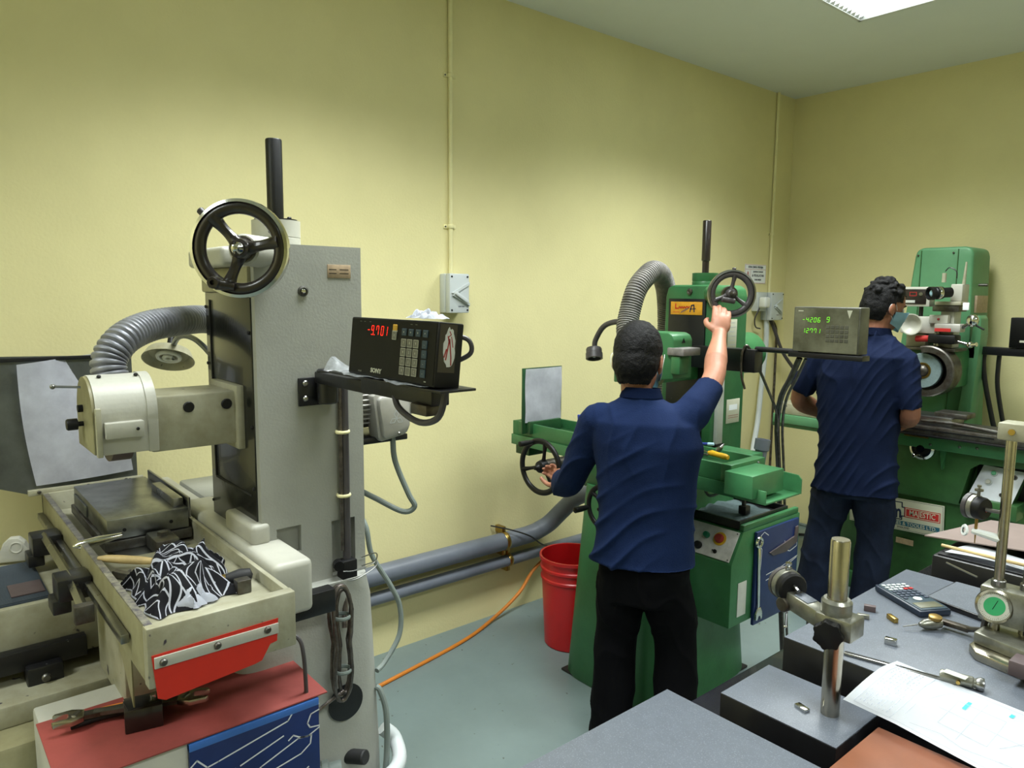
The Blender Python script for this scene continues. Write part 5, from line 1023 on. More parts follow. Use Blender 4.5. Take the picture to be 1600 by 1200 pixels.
# small counter box beside the man's head
MB().box((-1.84, 4.44, 1.655), (-1.655, 4.52, 1.745+0.02), 0.006).build('counter_box', 'cream_paint', m3)
MB().box((-1.825, 4.436, 1.668), (-1.672, 4.441, 1.752), 0.001).build('counter_panel', 'bakelite', m3)
b = MB(frame((-1.76, 4.4355, 1.715), (1, 0, 0), (0, -1, 0))); b.pline([(0, 0), (0.035, 0), (0.035, 0.02), (0, 0.02)], 0.003, 0, closed=True); b.build('red_window', 'sign_red', m3)
MB().cyl((-1.70, 4.436, 1.725), (-1.70, 4.430, 1.725), 0.010, n=18).build('counter_knob', 'steel', m3)
MB().box((-1.79, 4.433, 1.675), (-1.73, 4.437, 1.69), 0.001).build('counter_switches', 'label_silver', m3)
MB().cyl((-1.715, 4.49, 1.60), (-1.715, 4.49, 1.655), 0.012, n=12).build('post', 'black_paint', m3)
# drive unit with crank to the right
b = MB(); b.box((-1.60, 4.38, 1.52), (-1.47, 4.46, 1.565), 0.006); b.build('drive_unit', 'motor_silver', m3)
MB().box((-1.595, 4.376, 1.522), (-1.515, 4.381, 1.54)).build('red_label', 'sign_red', m3)
MB().box((-1.63, 4.38, 1.455), (-1.49, 4.47, 1.505), 0.01).build('drive_motor', 'black_plastic', m3)
MB().cyl((-1.70, 4.41, 1.475), (-1.63, 4.41, 1.48), 0.018, n=18, bev=0.003).build('motor_end', 'sign_red', m3)
b = MB(); b.ball((-1.42, 4.40, 1.585), 0.034, (0.9, 0.7, 1)); b.build('ball_handle', 'chrome', m3)
MB().cyl((-1.47, 4.41, 1.545), (-1.43, 4.405, 1.575), 0.010, n=12).build('handle_stem', 'steel', m3)
MB().cyl((-1.41, 4.40, 1.565), (-1.36, 4.39, 1.54), 0.005, n=10).build('handle_pin', 'black_plastic', m3)
b = MB(); b.ball((-1.43, 4.42, 1.455), 0.018); b.cyl((-1.49, 4.42, 1.47), (-1.43, 4.42, 1.455), 0.009, n=12); b.cyl((-1.43, 4.42, 1.455), (-1.395, 4.41, 1.46), 0.012, n=12); b.build('feed_knob', 'chrome', m3)
# readout arm to the right
MB().box((-1.53, 4.70, 1.36), (-1.49, 4.82, 1.46), 0.006).build('arm_bracket', 'black_paint', m3)
MB().box((-1.50, 4.76, 1.385), (-0.85, 4.82, 1.43), 0.004).build('readout_arm', 'black_paint', m3)
for dx, dz in ((0, 0), (0.075, 0.0)):
    MB().tube(spl([(-1.47+dx, 4.79, 1.40), (-1.475+dx, 4.80, 1.33), (-1.46+dx*0.8, 4.82, 1.20), (-1.42+dx*0.7, 4.85, 1.0), (-1.38+dx*0.7, 4.88, 0.8), (-1.37+dx*0.6, 4.9, 0.3), (-1.37+dx*0.6, 5.07, 0.05)]), 0.0135-dx*0.02, 10).build('black_hose', 'black_cable', m3)
t = thing('digital_readout', 'small black readout box on the far arm at the right edge of the picture', 'readout', (-1.25, 4.79, 1.43))
MB().box((-1.345, 4.75, 1.432), (-1.06, 4.84, 1.60), 0.005).build('case', 'black_plastic', t)
MB().box((-1.335, 4.747, 1.442), (-1.07, 4.751, 1.59), 0.001).build('front_panel', 'display_dark', t)
b = MB(frame((-1.29, 4.7465, 1.47), (1, 0, 0), (0, -1, 0))); b.pline([(0, 0), (0.08, 0)], 0.012, 0); b.build('maker_mark', 'label_cream', t)
b = MB(); b.box((-1.13, 4.16, 1.03), (-0.96, 4.24, 1.075), 0.004); o = b.build('white_metal_block', 'switch_grey'); tag(o, 'pale metal block on the far machine table near the right edge', 'block')
def rag3(u, v):
    n_ = noise.noise(V((u*3, v*3, 7.1))); return (-1.13+0.16*u+0.02*n_, 4.25+0.14*v, 1.030+0.05*(0.3+abs(noise.noise(V((u*3, v*3, 4)))))*min(1, 6*min(u, 1-u, v, 1-v)+0.05))
o = MB().grid(18, 18, rag3, 0.0015).build('grey_rag', 'old_steel'); M['rag_grey'] = mat('rag_grey', (128, 130, 124), 0.9); o.data.materials[0] = M['rag_grey']; tag(o, 'crumpled grey rag on the far machine table', 'rag')
def psh3(u, v): return (-2.20+0.12*u, 4.42+0.01*math.sin(3*v), 1.06+0.28*v)
o = MB().grid(8, 10, psh3, 0.0006).build('white_sheet', 'paper_white'); tag(o, 'white sheet standing behind the left arm of the right man', 'paper')

# ================================================================ INSPECTION BENCH, front right
bn = thing('inspection_bench', 'black steel bench carrying granite plates in the right foreground', 'bench', (-0.1, 1.4, 0))
TZ = 0.86
b = MB(); b.box((-0.865, 0.25, TZ-0.04), (0.75, 2.62, TZ), 0.008); b.build('bench_top', 'bench_black', bn)
for x in (-0.78, 0.66):
    for y in (0.34, 2.52): MB().box((x-0.03, y-0.03, 0), (x+0.03, y+0.03, TZ-0.04), 0.004).build('leg', 'bench_black', bn)
for y in (0.34, 2.52): MB().box((-0.75, y-0.02, 0.25), (0.63, y+0.02, 0.29), 0.003).build('stretcher', 'bench_black', bn)
for x in (-0.78, 0.66): MB().box((x-0.02, 0.37, 0.25), (x+0.02, 2.49, 0.29), 0.003).build('stretcher', 'bench_black', bn)
def plate(lab, x0, x1, y0, y1, z0, z1, nm='granite_plate'):
    t = thing(nm, lab, 'surface plate', ((x0+x1)/2, (y0+y1)/2, z0))
    MB().box((x0, y0, z0), (x1, y1, z1-0.0015), 0.002).build('body', 'granite_side', t)
    MB().box((x0+0.0008, y0+0.0008, z1-0.002), (x1-0.0008, y1-0.0008, z1), 0.0008).build('lapped_top', 'granite', t)
    return t
plate('large grey granite surface plate at the bottom edge, nearest the camera', -0.770, -0.06, 0.30, 1.022, TZ, 1.0)
plate('granite base plate carrying the chrome indicator post', -0.747, -0.522, 1.155, 1.325, TZ+0.0, 0.955)
plate('grey granite surface plate holding the calculator and height gauge', -0.745, 0.15, 1.375, 1.98, TZ, 1.0)
# bench clutter further back
t = thing('black_box', 'black box with papers on top standing at the back of the bench', 'box', (-0.35, 2.2, TZ))
MB().box((-0.715, 2.06, TZ), (0.0, 2.42, 1.03), 0.006).build('body', 'black_paint', t)
MB().box((-0.705, 2.07, 1.03), (-0.01, 2.41, 1.034), 0.002).build('lid', 'black_plastic', t)
def pst(u, v): return (-0.69+0.30*u+0.03*v, 2.075+0.11*v+0.01*u, 1.0365+0.006*math.sin(5*u+2*v)+0.004)
o = MB().grid(18, 10, pst, 0.0008).build('loose_papers', 'paper_white'); tag(o, 'loose white papers lying on the black box', 'papers')
o = MB().tube([(-0.708, 2.105, 1.047), (-0.50, 2.088, 1.052)], 0.0045, 8).build('wooden_stick', 'wood'); tag(o, 'thin wooden stick lying across the loose papers', 'stick')
def cbf(u, v): return (-0.775+0.62*u, 2.20+0.02*u+0.36*v-0.05*u, 1.072+0.004*math.sin(3*u))
b = MB(); b.prism([(-0.757, 2.118), (-0.545, 2.19), (-0.20, 2.29), (-0.22, 2.58), (-0.69, 2.42)], 1.056, 1.059); o = b.build('cardboard_sheet', 'cardboard'); tag(o, 'flat brown cardboard sheet above the papers at the back of the bench', 'cardboard')
o = MB().box((-0.58, 2.26, 1.0335), (-0.05, 2.40, 1.0555), 0.003).build('dark_case', 'black_plastic'); tag(o, 'flat dark case under the cardboard sheet on the black box', 'case')
def cdp(u, v): return (-0.52+0.28*u, 2.30+0.16*v, 1.061+0.015*math.sin(2*v+u))
o = MB().grid(10, 8, cdp, 0.0008).build('folded_drawing', 'paper'); tag(o, 'folded pale paper on the cardboard sheet behind the gauge columns', 'paper')
t = thing('thin_steel_plate', 'thin dark slab on the granite plate beside the calculator', 'slab', (-0.5, 1.85, 1.0))
MB().prism([(-0.630, 1.80), (-0.30, 1.735), (-0.28, 1.955), (-0.62, 1.955)], 1.0005, 1.012, bev=0.001).build('body', 'granite_side', t)
MB().prism([(-0.627, 1.803), (-0.303, 1.738), (-0.283, 1.952), (-0.617, 1.952)], 1.0121, 1.0127).build('top_face', 'granite', t)
# calculator
t = thing('calculator', 'dark blue scientific calculator lying on the granite plate', 'calculator', (-0.66, 1.765, 1.0))
CM = frame((-0.748, 1.786, 1.001), (0.105, 0.05, 0), (0, 0, 1)); CM = Matrix.Translation((-0.742, 1.780, 1.0015)) @ Matrix.Rotation(math.radians(24), 4, 'Z')
c4 = V((-0.742, 1.780)); ex = V((0.85, 0.53, 0)).normalized()
CM = frame((-0.600, 1.690, 1.001), (0.5, 0.866, 0), (0, 0, 1))      # x across, y towards the keys
MB(CM).prism([(0, 0.0), (0.078, 0.0), (0.082, 0.02), (0.082, 0.145), (0.078, 0.158), (0.004, 0.158), (0, 0.145)], 0, 0.014, bev=0.003).build('case', 'calc_body', t)
MB(CM).prism([(0.006, 0.006), (0.074, 0.006), (0.077, 0.02), (0.077, 0.145), (0.073, 0.152), (0.008, 0.152), (0.006, 0.14)], 0.014, 0.0155, bev=0.0005).build('fascia', 'key_blue', t)
MB(CM).box((0.012, 0.014, 0.0155), (0.070, 0.042, 0.0165), 0.0005).build('display', 'display_dirty', t)
MB(CM).cyl((0.041, 0.060, 0.0155), (0.041, 0.060, 0.018), 0.010, n=20, bev=0.001).build('direction_pad', 'switch_grey', t)
for r_ in range(7):
    for c_ in range(5):
        if r_ == 0 and 1 <= c_ <= 3: continue
        x = 0.010+c_*0.0132; y = 0.062+r_*0.0125
        MB(CM).box((x, y, 0.0155), (x+0.0098, y+0.0075, 0.0185), 0.001, 1).build('key', 'sign_red' if (r_ == 4 and c_ > 2) else ('switch_grey' if r_ > 3 else 'calc_key'), t)
# comparator stand with dial indicator
t = thing('comparator_stand', 'chrome post with black clamp knob and dial indicator on a granite base', 'gauge stand', (-0.579, 1.248, 0.955))
MB().lathe([(0, 0), (0.0155, 0), (0.0160, 0.004), (0.0165, 0.2), (0.0165, 0.322), (0.015, 0.325), (0, 0.325)], (-0.580, 1.248, 0.955), (0, 0, 1), 32).build('post', 'satin_chrome', t)
b = MB(); b.lathe([(0.017, 0), (0.026, 0), (0.026, 0.022), (0.022, 0.027), (0.017, 0.027)], (-0.580, 1.248, 1.145), (0, 0, 1), 32); b.build('collar', 'gauge_body', t)
MB().box((-0.607, 1.222, 1.108), (-0.540, 1.274, 1.146), 0.004).build('clamp_block', 'gauge_body', t)
b = MB(); KF = axisframe((-0.578, 1.222, 1.118), (0.35, -1, 0)); lob = []
for k in range(48):
    a = 2*PI*k/48; r = 0.0235+0.0028*math.cos(7*a); lob.append((r*math.cos(a), r*math.sin(a)))
b.prism(lob, 0.004, 0.022, KF, 0.003); b.cyl(KF @ V((0, 0, -0.01)), KF @ V((0, 0, 0.006)), 0.010, n=14); b.build('clamp_knob', 'black_plastic', t)
AF = frame((-0.60, 1.245, 1.128), (-0.93, 0.2, 0.14), (0, 0, 1))
MB(AF).box((0.0, -0.017, -0.016), (0.075, 0.017, 0.016), 0.004).build('arm', 'gauge_body', t)
MB(AF).box((0.028, -0.013, 0.0155), (0.060, 0.013, 0.0175), 0.001).build('arm_label', 'granite', t)
b = MB(AF); b.cyl((0.075, -0.024, -0.01), (0.075, 0.024, -0.01), 0.014, n=20, bev=0.002); b.cyl((0.09, 0, -0.03), (0.09, 0.0, 0.02), 0.006, n=12); b.build('swivel_joint', 'old_steel', t)
DI = V((-0.685, 1.268, 1.158)); da = V((-0.72, 0.40, 0.0)).normalized()
b = MB(); b.lathe([(0, -0.022), (0.026, -0.022), (0.029, -0.018), (0.029, -0.004)], DI, da, 36); b.build('dial_back', 'black_plastic', t)
b = MB(); b.lathe([(0.029, -0.006), (0.0305, -0.005), (0.0305, 0.006), (0.029, 0.007)], DI, da, 36); b.build('dial_bezel_silver', 'gauge_body', t)
b = MB(); b.lathe([(0.029, 0.007), (0.0315, 0.008), (0.0315, 0.016), (0.027, 0.018), (0.0, 0.016)], DI, da, 36); b.build('dial_bezel', 'grey_wheel', t)
b = MB(); b.cyl(DI+V((0, 0, 0.028)), DI+V((0, 0, 0.042)), 0.0035, n=10); b.cyl(DI+V((0, 0, 0.040)), DI+V((0, 0, 0.044)), 0.006, n=12); b.cyl(DI+V((0, 0, 0.032)), DI+V((0, 0, 0.035)), 0.006, n=12); b.build('lifting_cap', 'chrome', t)
b = MB(); b.cyl(DI-V((0, 0, 0.03)), DI-V((0, 0, 0.055)), 0.004, n=10); b.cyl(DI-V((0, 0, 0.055)), DI-V((0, 0, 0.082)), 0.002, n=8); b.ball(DI-V((0, 0, 0.083)), 0.0035); b.build('stem', 'chrome', t)
b = MB(); b.tube([DI-da*0.022+V((0.0, 0, 0.006)), DI-da*0.036+V((0.0, 0, 0.002))], 0.004, 8); b.tube([DI-da*0.022+V((0.0, 0, -0.008)), DI-da*0.032+V((0.0, 0, -0.01))], 0.003, 8); b.build('back_lug', 'steel', t)
# gauge blocks
for (x, y, z, sx, sy, sz, rz, m_, lab) in ((-0.688, 1.642, 1.0, .012, .006, .010, 0.4, 'brown_block', 'dark gauge block standing left on the granite plate near the calculator'), (-0.680, 1.592, 1.0, .012, .005, .007, 0.5, 'gauge_body', 'flat silver gauge block lying just right of the chrome post clamp'),
        (-0.634, 1.630, 1.0, .014, .005, .008, -0.6, 'brass', 'brass coloured gauge block on the granite plate below the calculator'), (-0.588, 1.512, 1.0, .011, .006, .010, 0.2, 'chrome', 'bright polished gauge block alone in the middle of the granite plate'), (-0.619, 1.222, 0.955, .013, .0065, .004, -0.3, 'chrome', 'small shiny gauge block lying on the post stand base')):
    o = MB(Matrix.Translation((x, y, z+0.0004)) @ Matrix.Rotation(rz, 4, 'Z')).box((-sx, -sy, 0), (sx, sy, sz*1.3), 0.0008).build('gauge_block', m_); tag(o, lab, 'gauge block', 'gauge blocks on the granite')
# caliper / inside micrometer lying on the plate
t = thing('bore_gauge', 'long steel bore gauge lying on the granite beside the drawing', 'gauge', (-0.5, 1.43, 1.0))
b = MB(frame((-0.628, 1.397, 1.0), (1, 0.24, 0), (0, 0, 1))); b.box((0, -0.0055, 0.0006), (0.19, 0.0055, 0.006), 0.001); b.build('beam', 'steel', t)
MB(frame((-0.628, 1.397, 1.0), (1, 0.24, 0), (0, 0, 1))).box((0.002, -0.0012, 0.006), (0.18, 0.0012, 0.0064)).build('groove', 'black_plastic', t)
BG = V((-0.470, 1.437, 1.011)); bd = V((1, 0.30, 0)).normalized()
b = MB(); b.lathe([(0, 0), (0.0095, 0.001), (0.0105, 0.004), (0.0105, 0.052), (0.0085, 0.054), (0.0085, 0.058), (0, 0.058)], BG, bd, 24); b.build('sleeve', 'gauge_body', t)
b = MB(); b.lathe([(0, 0), (0.010, 0), (0.0125, 0.006), (0.0115, 0.012), (0, 0.014)], BG+bd*0.058, bd, 20); b.build('end_cap', 'steel', t)
MB().cyl(BG+bd*0.03+V((0.003, -0.009, 0)), BG+bd*0.03+V((0.005, -0.016, 0)), 0.0035, n=10).build('set_screw', 'brass', t)
MB().box((-0.462, 1.430, 1.0205), (-0.425, 1.446, 1.0225), 0.001).build('label_slot', 'dial_face', t)
# height gauge
t = thing('height_gauge', 'twin column height gauge with green faced dial at the right edge', 'height gauge', (-0.40, 1.66, 1.0))
b = MB(); b.prism([(-0.475, 1.60), (-0.455, 1.572), (-0.29, 1.535), (-0.26, 1.60), (-0.26, 1.74), (-0.47, 1.74)], 1.0005, 1.018, bev=0.003); b.build('base', 'satin_chrome', t)
b = MB(); b.prism([(-0.472, 1.61), (-0.30, 1.57), (-0.27, 1.62), (-0.27, 1.73), (-0.465, 1.73)], 1.018, 1.042, bev=0.004); b.build('base_step', 'gauge_body', t)
for x, y in ((-0.449, 1.655), (-0.404, 1.672)):
    MB().cyl((x, y, 1.04), (x, y, 1.445), 0.0092, n=24).build('column', 'satin_chrome', t)
    MB().lathe([(0.0095, 0), (0.013, 0), (0.013, 0.012), (0.011, 0.014), (0.0095, 0.014)], (x, y, 1.132), (0, 0, 1), 20).build('ferrule', 'steel', t)
b = MB(); b.box((-0.470, 1.638, 1.428), (-0.380, 1.69, 1.462), 0.003); b.build('top_bridge', 'cream_worn', t)
MB().cyl((-0.445, 1.637, 1.446), (-0.445, 1.634, 1.446), 0.006, n=16).build('bridge_screw', 'brass', t)
b = MB(); b.box((-0.475, 1.635, 1.06), (-0.375, 1.69, 1.132), 0.004); b.build('carriage', 'gauge_body', t)
HF = axisframe((-0.447, 1.632, 1.098), (0.42, -1, 0.12))
b = MB(HF); b.lathe([(0, -0.004), (0.031, -0.004), (0.033, 0.0), (0.033, 0.008), (0.029, 0.011), (0.0285, 0.006), (0, 0.006)], (0, 0, 0), (0, 0, 1), 40); hd_ = b.build('dial_case', 'satin_chrome', t)
MB(HF).lathe([(0, 0.0062), (0.0283, 0.0062), (0.0283, 0.0068), (0, 0.0068)], (0, 0, 0), (0, 0, 1), 40).build('dial_scale', 'dial_face', hd_)
MB(HF).lathe([(0, 0.0069), (0.0185, 0.0069), (0.0185, 0.0073), (0, 0.0073)], (0, 0, 0), (0, 0, 1), 36).build('dial_centre', 'dial_green', hd_)
b = MB(HF)
for k in range(50):
    a = 2*PI*k/50; r0 = 0.0225 if k % 5 == 0 else 0.0245; b.pline([(r0*math.cos(a), r0*math.sin(a)), (0.0268*math.cos(a), 0.0268*math.sin(a))], 0.0005, 0.0070)
b.pline([(-0.003, -0.006), (0.005, 0.012)], 0.0012, 0.0076); b.build('dial_marks', 'black_plastic', hd_)
MB().box((-0.395, 1.628, 1.055), (-0.355, 1.66, 1.135), 0.003).build('counter_box', 'black_plastic', t)
for k in range(4): MB().box((-0.393, 1.6265, 1.065+k*0.017), (-0.372, 1.629, 1.075+k*0.017), 0.0005).build('counter_window', 'gauge_body', t)
b = MB(); b.tube([(-0.49, 1.665, 1.0+0.135), (-0.56, 1.70, 1.137)], 0.002, 6); b.build('fine_adjust_rod', 'steel', t)
# lever indicator fixed on the carriage
b = MB(); b.lathe([(0, 0), (0.004, 0.001), (0.010, 0.012), (0.012, 0.03), (0.010, 0.048), (0.005, 0.052), (0, 0.052)], (-0.578, 1.625, 1.013), (0.55, 0.83, 0.02), 18); b.build('lever_indicator_body', 'gauge_body', t)
b = MB(); b.lathe([(0, 0), (0.013, 0), (0.013, 0.006), (0.011, 0.007), (0, 0.007)], (-0.558, 1.655, 1.024), (0.05, -0.05, 1), 26); b.build('lever_dial', 'brass_tip', t)
b = MB(); b.box((-0.555, 1.672, 1.008), (-0.50, 1.690, 1.018), 0.002); b.tube([(-0.505, 1.68, 1.013), (-0.47, 1.66, 1.03), (-0.465, 1.655, 1.065)], 0.006, 8); b.build('indicator_arm', 'old_steel', t)
b = MB(); b.tube([(-0.58, 1.623, 1.013), (-0.600, 1.60, 1.008)], [0.0018, 0.0012], 6); b.build('probe', 'steel', t)
# second dial indicator on a slim arm
DJ = V((-0.497, 1.655, 1.282)); dj = V((-0.80, 0.25, 0.0)).normalized()
b = MB(); b.lathe([(0, -0.016), (0.021, -0.016), (0.023, -0.012), (0.023, 0.0)], DJ, dj, 32); b.build('indicator_back', 'black_plastic', t)
b = MB(); b.lathe([(0.0225, 0.0), (0.0245, 0.001), (0.0245, 0.009), (0.0235, 0.010)], DJ, dj, 32); b.build('indicator_bezel_silver', 'gauge_body', t)
b = MB(); b.lathe([(0.0235, 0.010), (0.026, 0.011), (0.026, 0.019), (0.0, 0.02)], DJ, dj, 32); b.build('indicator_bezel', 'grey_wheel', t)
b = MB(); b.cyl(DJ+V((0, 0, 0.022)), DJ+V((0, 0, 0.038)), 0.003, n=10); b.cyl(DJ+V((0, 0, 0.034)), DJ+V((0, 0, 0.038)), 0.008, n=14); b.cyl(DJ+V((0, 0, 0.042)), DJ+V((0, 0, 0.046)), 0.004, n=12); b.cyl(DJ+V((0, 0, 0.038)), DJ+V((0, 0, 0.042)), 0.002, n=8); b.build('indicator_cap', 'steel', t)
b = MB(); b.tube([DJ-dj*0.016, (-0.449, 1.655, 1.281)], 0.004, 8); b.build('indicator_lug', 'old_steel', t)
MB().box(DJ-V((-0.012, 0.004, -0.002)), DJ-V((-0.017, -0.006, 0.006))).build('indicator_label', 'red_button', t)
b = MB(); b.cyl(DJ-V((0, 0, 0.023)), DJ-V((0, 0, 0.05)), 0.003, n=8); b.cyl(DJ-V((0, 0, 0.05)), DJ-V((0, 0, 0.075)), 0.002, 0.0008, n=8); b.build('indicator_stem', 'brass_tip', t)
MB().lathe([(0.006, 0), (0.011, 0), (0.012, 0.002), (0.011, 0.004), (0.006, 0.004)], DJ+V((-0.018, 0.0, -0.052)), (-0.6, -0.6, 0.1), 24).build('clear_ring', 'glass_clear', t)
MB().tube([DJ+V((-0.006, 0, -0.05)), DJ+V((0.048, 0.0, -0.055))], [0.006, 0.009], 10).build('clear_arm', 'glass_clear', t)
o = MB().box((-0.385, 1.515, 1.019), (-0.29, 1.56, 1.048), 0.003).build('brown_block', 'brown_block'); tag(o, 'dark brown block resting on the height gauge base at the right edge', 'block')
o = MB().tube([(-0.360, 1.58, 1.04), (-0.30, 1.575, 1.055)], [0.001, 0.003], 8).build('thin_needle', 'black_plastic'); tag(o, 'thin dark needle beside the brown block at the right edge', 'needle')
# drawing sheet and board under it
o = MB(Matrix.Translation((0, 0, 0))).prism([(-0.505, 1.165), (-0.455, 1.195), (-0.06, 1.10), (-0.06, 1.03), (-0.47, 1.03)], 1.0005, 1.008, bev=0.001).build('wooden_board', 'orange_wood')
bpy.data.objects.remove(o)
t = thing('wooden_board', 'orange brown wooden board under the white drawing, bottom right', 'board', (-0.3, 1.15, TZ))
MB().prism([(-0.490, 1.060), (-0.490, 1.235), (-0.10, 1.235), (-0.10, 1.060)], TZ, 0.978, bev=0.002).build('body', 'orange_wood', t)
SA, SB, SD = V((-0.553, 1.236)), V((-0.548, 1.446)), V((0.99, -0.07)).normalized()*0.297
def shf(u, v):
    p = SA.lerp(SB, v)+SD*u; k = max(0, 0.25-u)/0.25
    z = 1.0025+0.010*k*(1-v)*0 + 0.006*math.sin(PI*v)*k
    if p.y < 1.375: z -= min(0.018, (1.375-p.y)*0.14)*1.0
    z += 0.014*(1-v)*(1 if u < 0.3 else max(0, 1-(u-0.3)*1.5))
    return (p.x, p.y, max(z, 0.983))
t = thing('drawing_sheet', 'white technical drawing print with pale blue marks on the granite plate', 'drawing', (-0.4, 1.33, 1.0))
MB().grid(30, 22, shf, 0.0005).build('sheet', 'paper_white', t)
def onsheet(pts, w_, m_, nm):
    b = MB()
    for P in pts:
        for (u0, v0), (u1, v1) in zip(P, P[1:]):
            n_ = max(1, int(math.hypot(u1-u0, v1-v0)/0.05)); du, dv = (u1-u0), (v1-v0); L_ = math.hypot(du*0.297, dv*0.21); nx, ny = -dv*0.21/L_*w_/2/0.297, du*0.297/L_*w_/2/0.21
            for i in range(n_):
                ua, va, ub, vb = u0+du*i/n_, v0+dv*i/n_, u0+du*(i+1)/n_, v0+dv*(i+1)/n_
                q = [V(shf(ua-nx, va-ny)), V(shf(ub-nx, vb-ny)), V(shf(ub+nx, vb+ny)), V(shf(ua+nx, va+ny))]; b.add([p+V((0, 0, 0.0009)) for p in q], [(0, 1, 2, 3)])
    b.build(nm, m_, t)
random.seed(11); rows = []
for r_ in range(8):
    u = 0.07+0.022*r_
    for c_ in range(16):
        if random.random() < 0.75: rows.append([(u, 0.10+0.05*c_), (u, 0.10+0.05*c_+random.uniform(0.012, 0.04))])
onsheet(rows, 0.0017, 'ink', 'printed_table')
onsheet([[(0.05, 0.05), (0.05, 0.93), (0.97, 0.93), (0.97, 0.05), (0.05, 0.05)], [(0.26, 0.05), (0.26, 0.93)], [(0.45, 0.3), (0.7, 0.3), (0.7, 0.7), (0.45, 0.7), (0.45, 0.3)], [(0.4, 0.5), (0.9, 0.5)], [(0.35, 0.12), (0.5, 0.18), (0.62, 0.14), (0.8, 0.2)], [(0.57, 0.2), (0.57, 0.85)], [(0.3, 0.2), (0.3, 0.4)], [(0.33, 0.55), (0.40, 0.8)], [(0.75, 0.35), (0.86, 0.62)], [(0.78, 0.2), (0.92, 0.22)]], 0.0008, 'ink', 'drawing_lines')
onsheet([[(0.50, 0.62), (0.50, 0.76)], [(0.70, 0.80), (0.70, 0.86)], [(0.86, 0.55), (0.86, 0.61)], [(0.90, 0.32), (0.90, 0.37)]], 0.006, 'cyan_marker', 'highlight_marks')

# ================================================================ THE TWO MEN
def remesh(b, name, m, parent, voxel, smooth=3, fold=None, ang=180):
    """fuse overlapping closed shells into one continuous skin"""
    bm = b.bm; bmesh.ops.recalc_face_normals(bm, faces=bm.faces[:])
    me = bpy.data.meshes.new('raw'); bm.to_mesh(me); bm.free(); o = bpy.data.objects.new('raw', me); C.objects.link(o)
    r = o.modifiers.new('r', 'REMESH'); r.mode = 'VOXEL'; r.voxel_size = voxel; r.use_smooth_shade = True
    s_ = o.modifiers.new('s', 'SMOOTH'); s_.iterations = smooth; s_.factor = 0.5
    bpy.context.view_layer.update()
    me2 = bpy.data.meshes.new_from_object(o.evaluated_get(bpy.context.evaluated_depsgraph_get())); bpy.data.objects.remove(o)
    q = MB(); q.bm.free(); q.bm = bmesh.new(); q.bm.from_mesh(me2)
    if fold:
        q.bm.normal_update()
        d = [(v, fold(v.co, v.normal)) for v in q.bm.verts]
        for v, x in d: v.co += v.normal*x
    return q.build(name, m, parent, ang=ang, recalc=False)
def limb(b, pts, radii, n=16, seg=7):
    """rounded tapering chain through joints (local coords go through b.M)"""
    P = [V(p) for p in pts]; Q = spl(P, seg); K = len(P)-1
    def rr(t):
        x = t*K; i = min(K-1, int(x)); f = x-i; f = f*f*(3-2*f); return radii[i]*(1-f)+radii[i+1]*f
    b.tube(Q, rr, n); b.ball(P[0], radii[0], u=14, v=10); b.ball(P[-1], radii[-1], u=14, v=10)
def hand(b, wr, d, pn, size=1.0, curl=0.6, side=1, spread=0.018):
    """wrist point, finger direction d, palm normal pn (the side the fingers close to); side=+1: thumb towards d x pn"""
    d = V(d).normalized(); pn = V(pn); pn = (pn-d*pn.dot(d)).normalized(); s = d.cross(pn)*side
    S = size; wr = V(wr)
    pc = wr+d*0.045*S
    m = Matrix((s, d, pn)).transposed()
    b.ball(pc, 0.043*S, (0.92, 1.12, 0.42), m=m.to_4x4()); b.ball(wr+d*0.065*S, 0.038*S, (1.05, 0.75, 0.36), m=m.to_4x4())
    b.ball(wr+d*0.012*S, 0.030*S, (0.95, 0.9, 0.66), m=m.to_4x4())
    for k, (off, L, r) in enumerate(((0.030, 0.070, 0.0088), (0.010, 0.080, 0.0092), (-0.010, 0.074, 0.0088), (-0.029, 0.058, 0.0078))):
        base = wr+d*(0.082-abs(k-1.2)*0.003)*S+s*off*S; L *= S; r *= S
        c = curl*(1+0.08*k); a1, a2, a3 = c*0.75, c*1.75, c*2.6
        f = lambda a: d*math.cos(a)+pn*math.sin(a)
        o = s*(off/0.03)*spread*0.35
        p1 = base+(f(a1)+o)*L*0.45; p2 = p1+(f(a2))*L*0.32; p3 = p2+f(a3)*L*0.24
        limb(b, [base-d*0.02*S, base, p1, p2, p3], [r*1.15, r*1.12, r*1.06, r*0.98, r*0.84], 10, 4)
    t0 = wr+d*0.022*S+s*0.026*S; t1 = t0+(s*0.72+d*0.55+pn*0.35)*0.030*S; t2 = t1+(s*0.25+d*0.75+pn*(0.35+0.5*curl))*0.030*S; t3 = t2+(d*0.75+pn*(0.4+0.8*curl)-s*0.25)*0.024*S
    limb(b, [wr+d*0.012*S+s*0.012*S, t0, t1, t2, t3], [0.016*S, 0.0155*S, 0.0125*S, 0.0112*S, 0.0095*S], 10, 4)
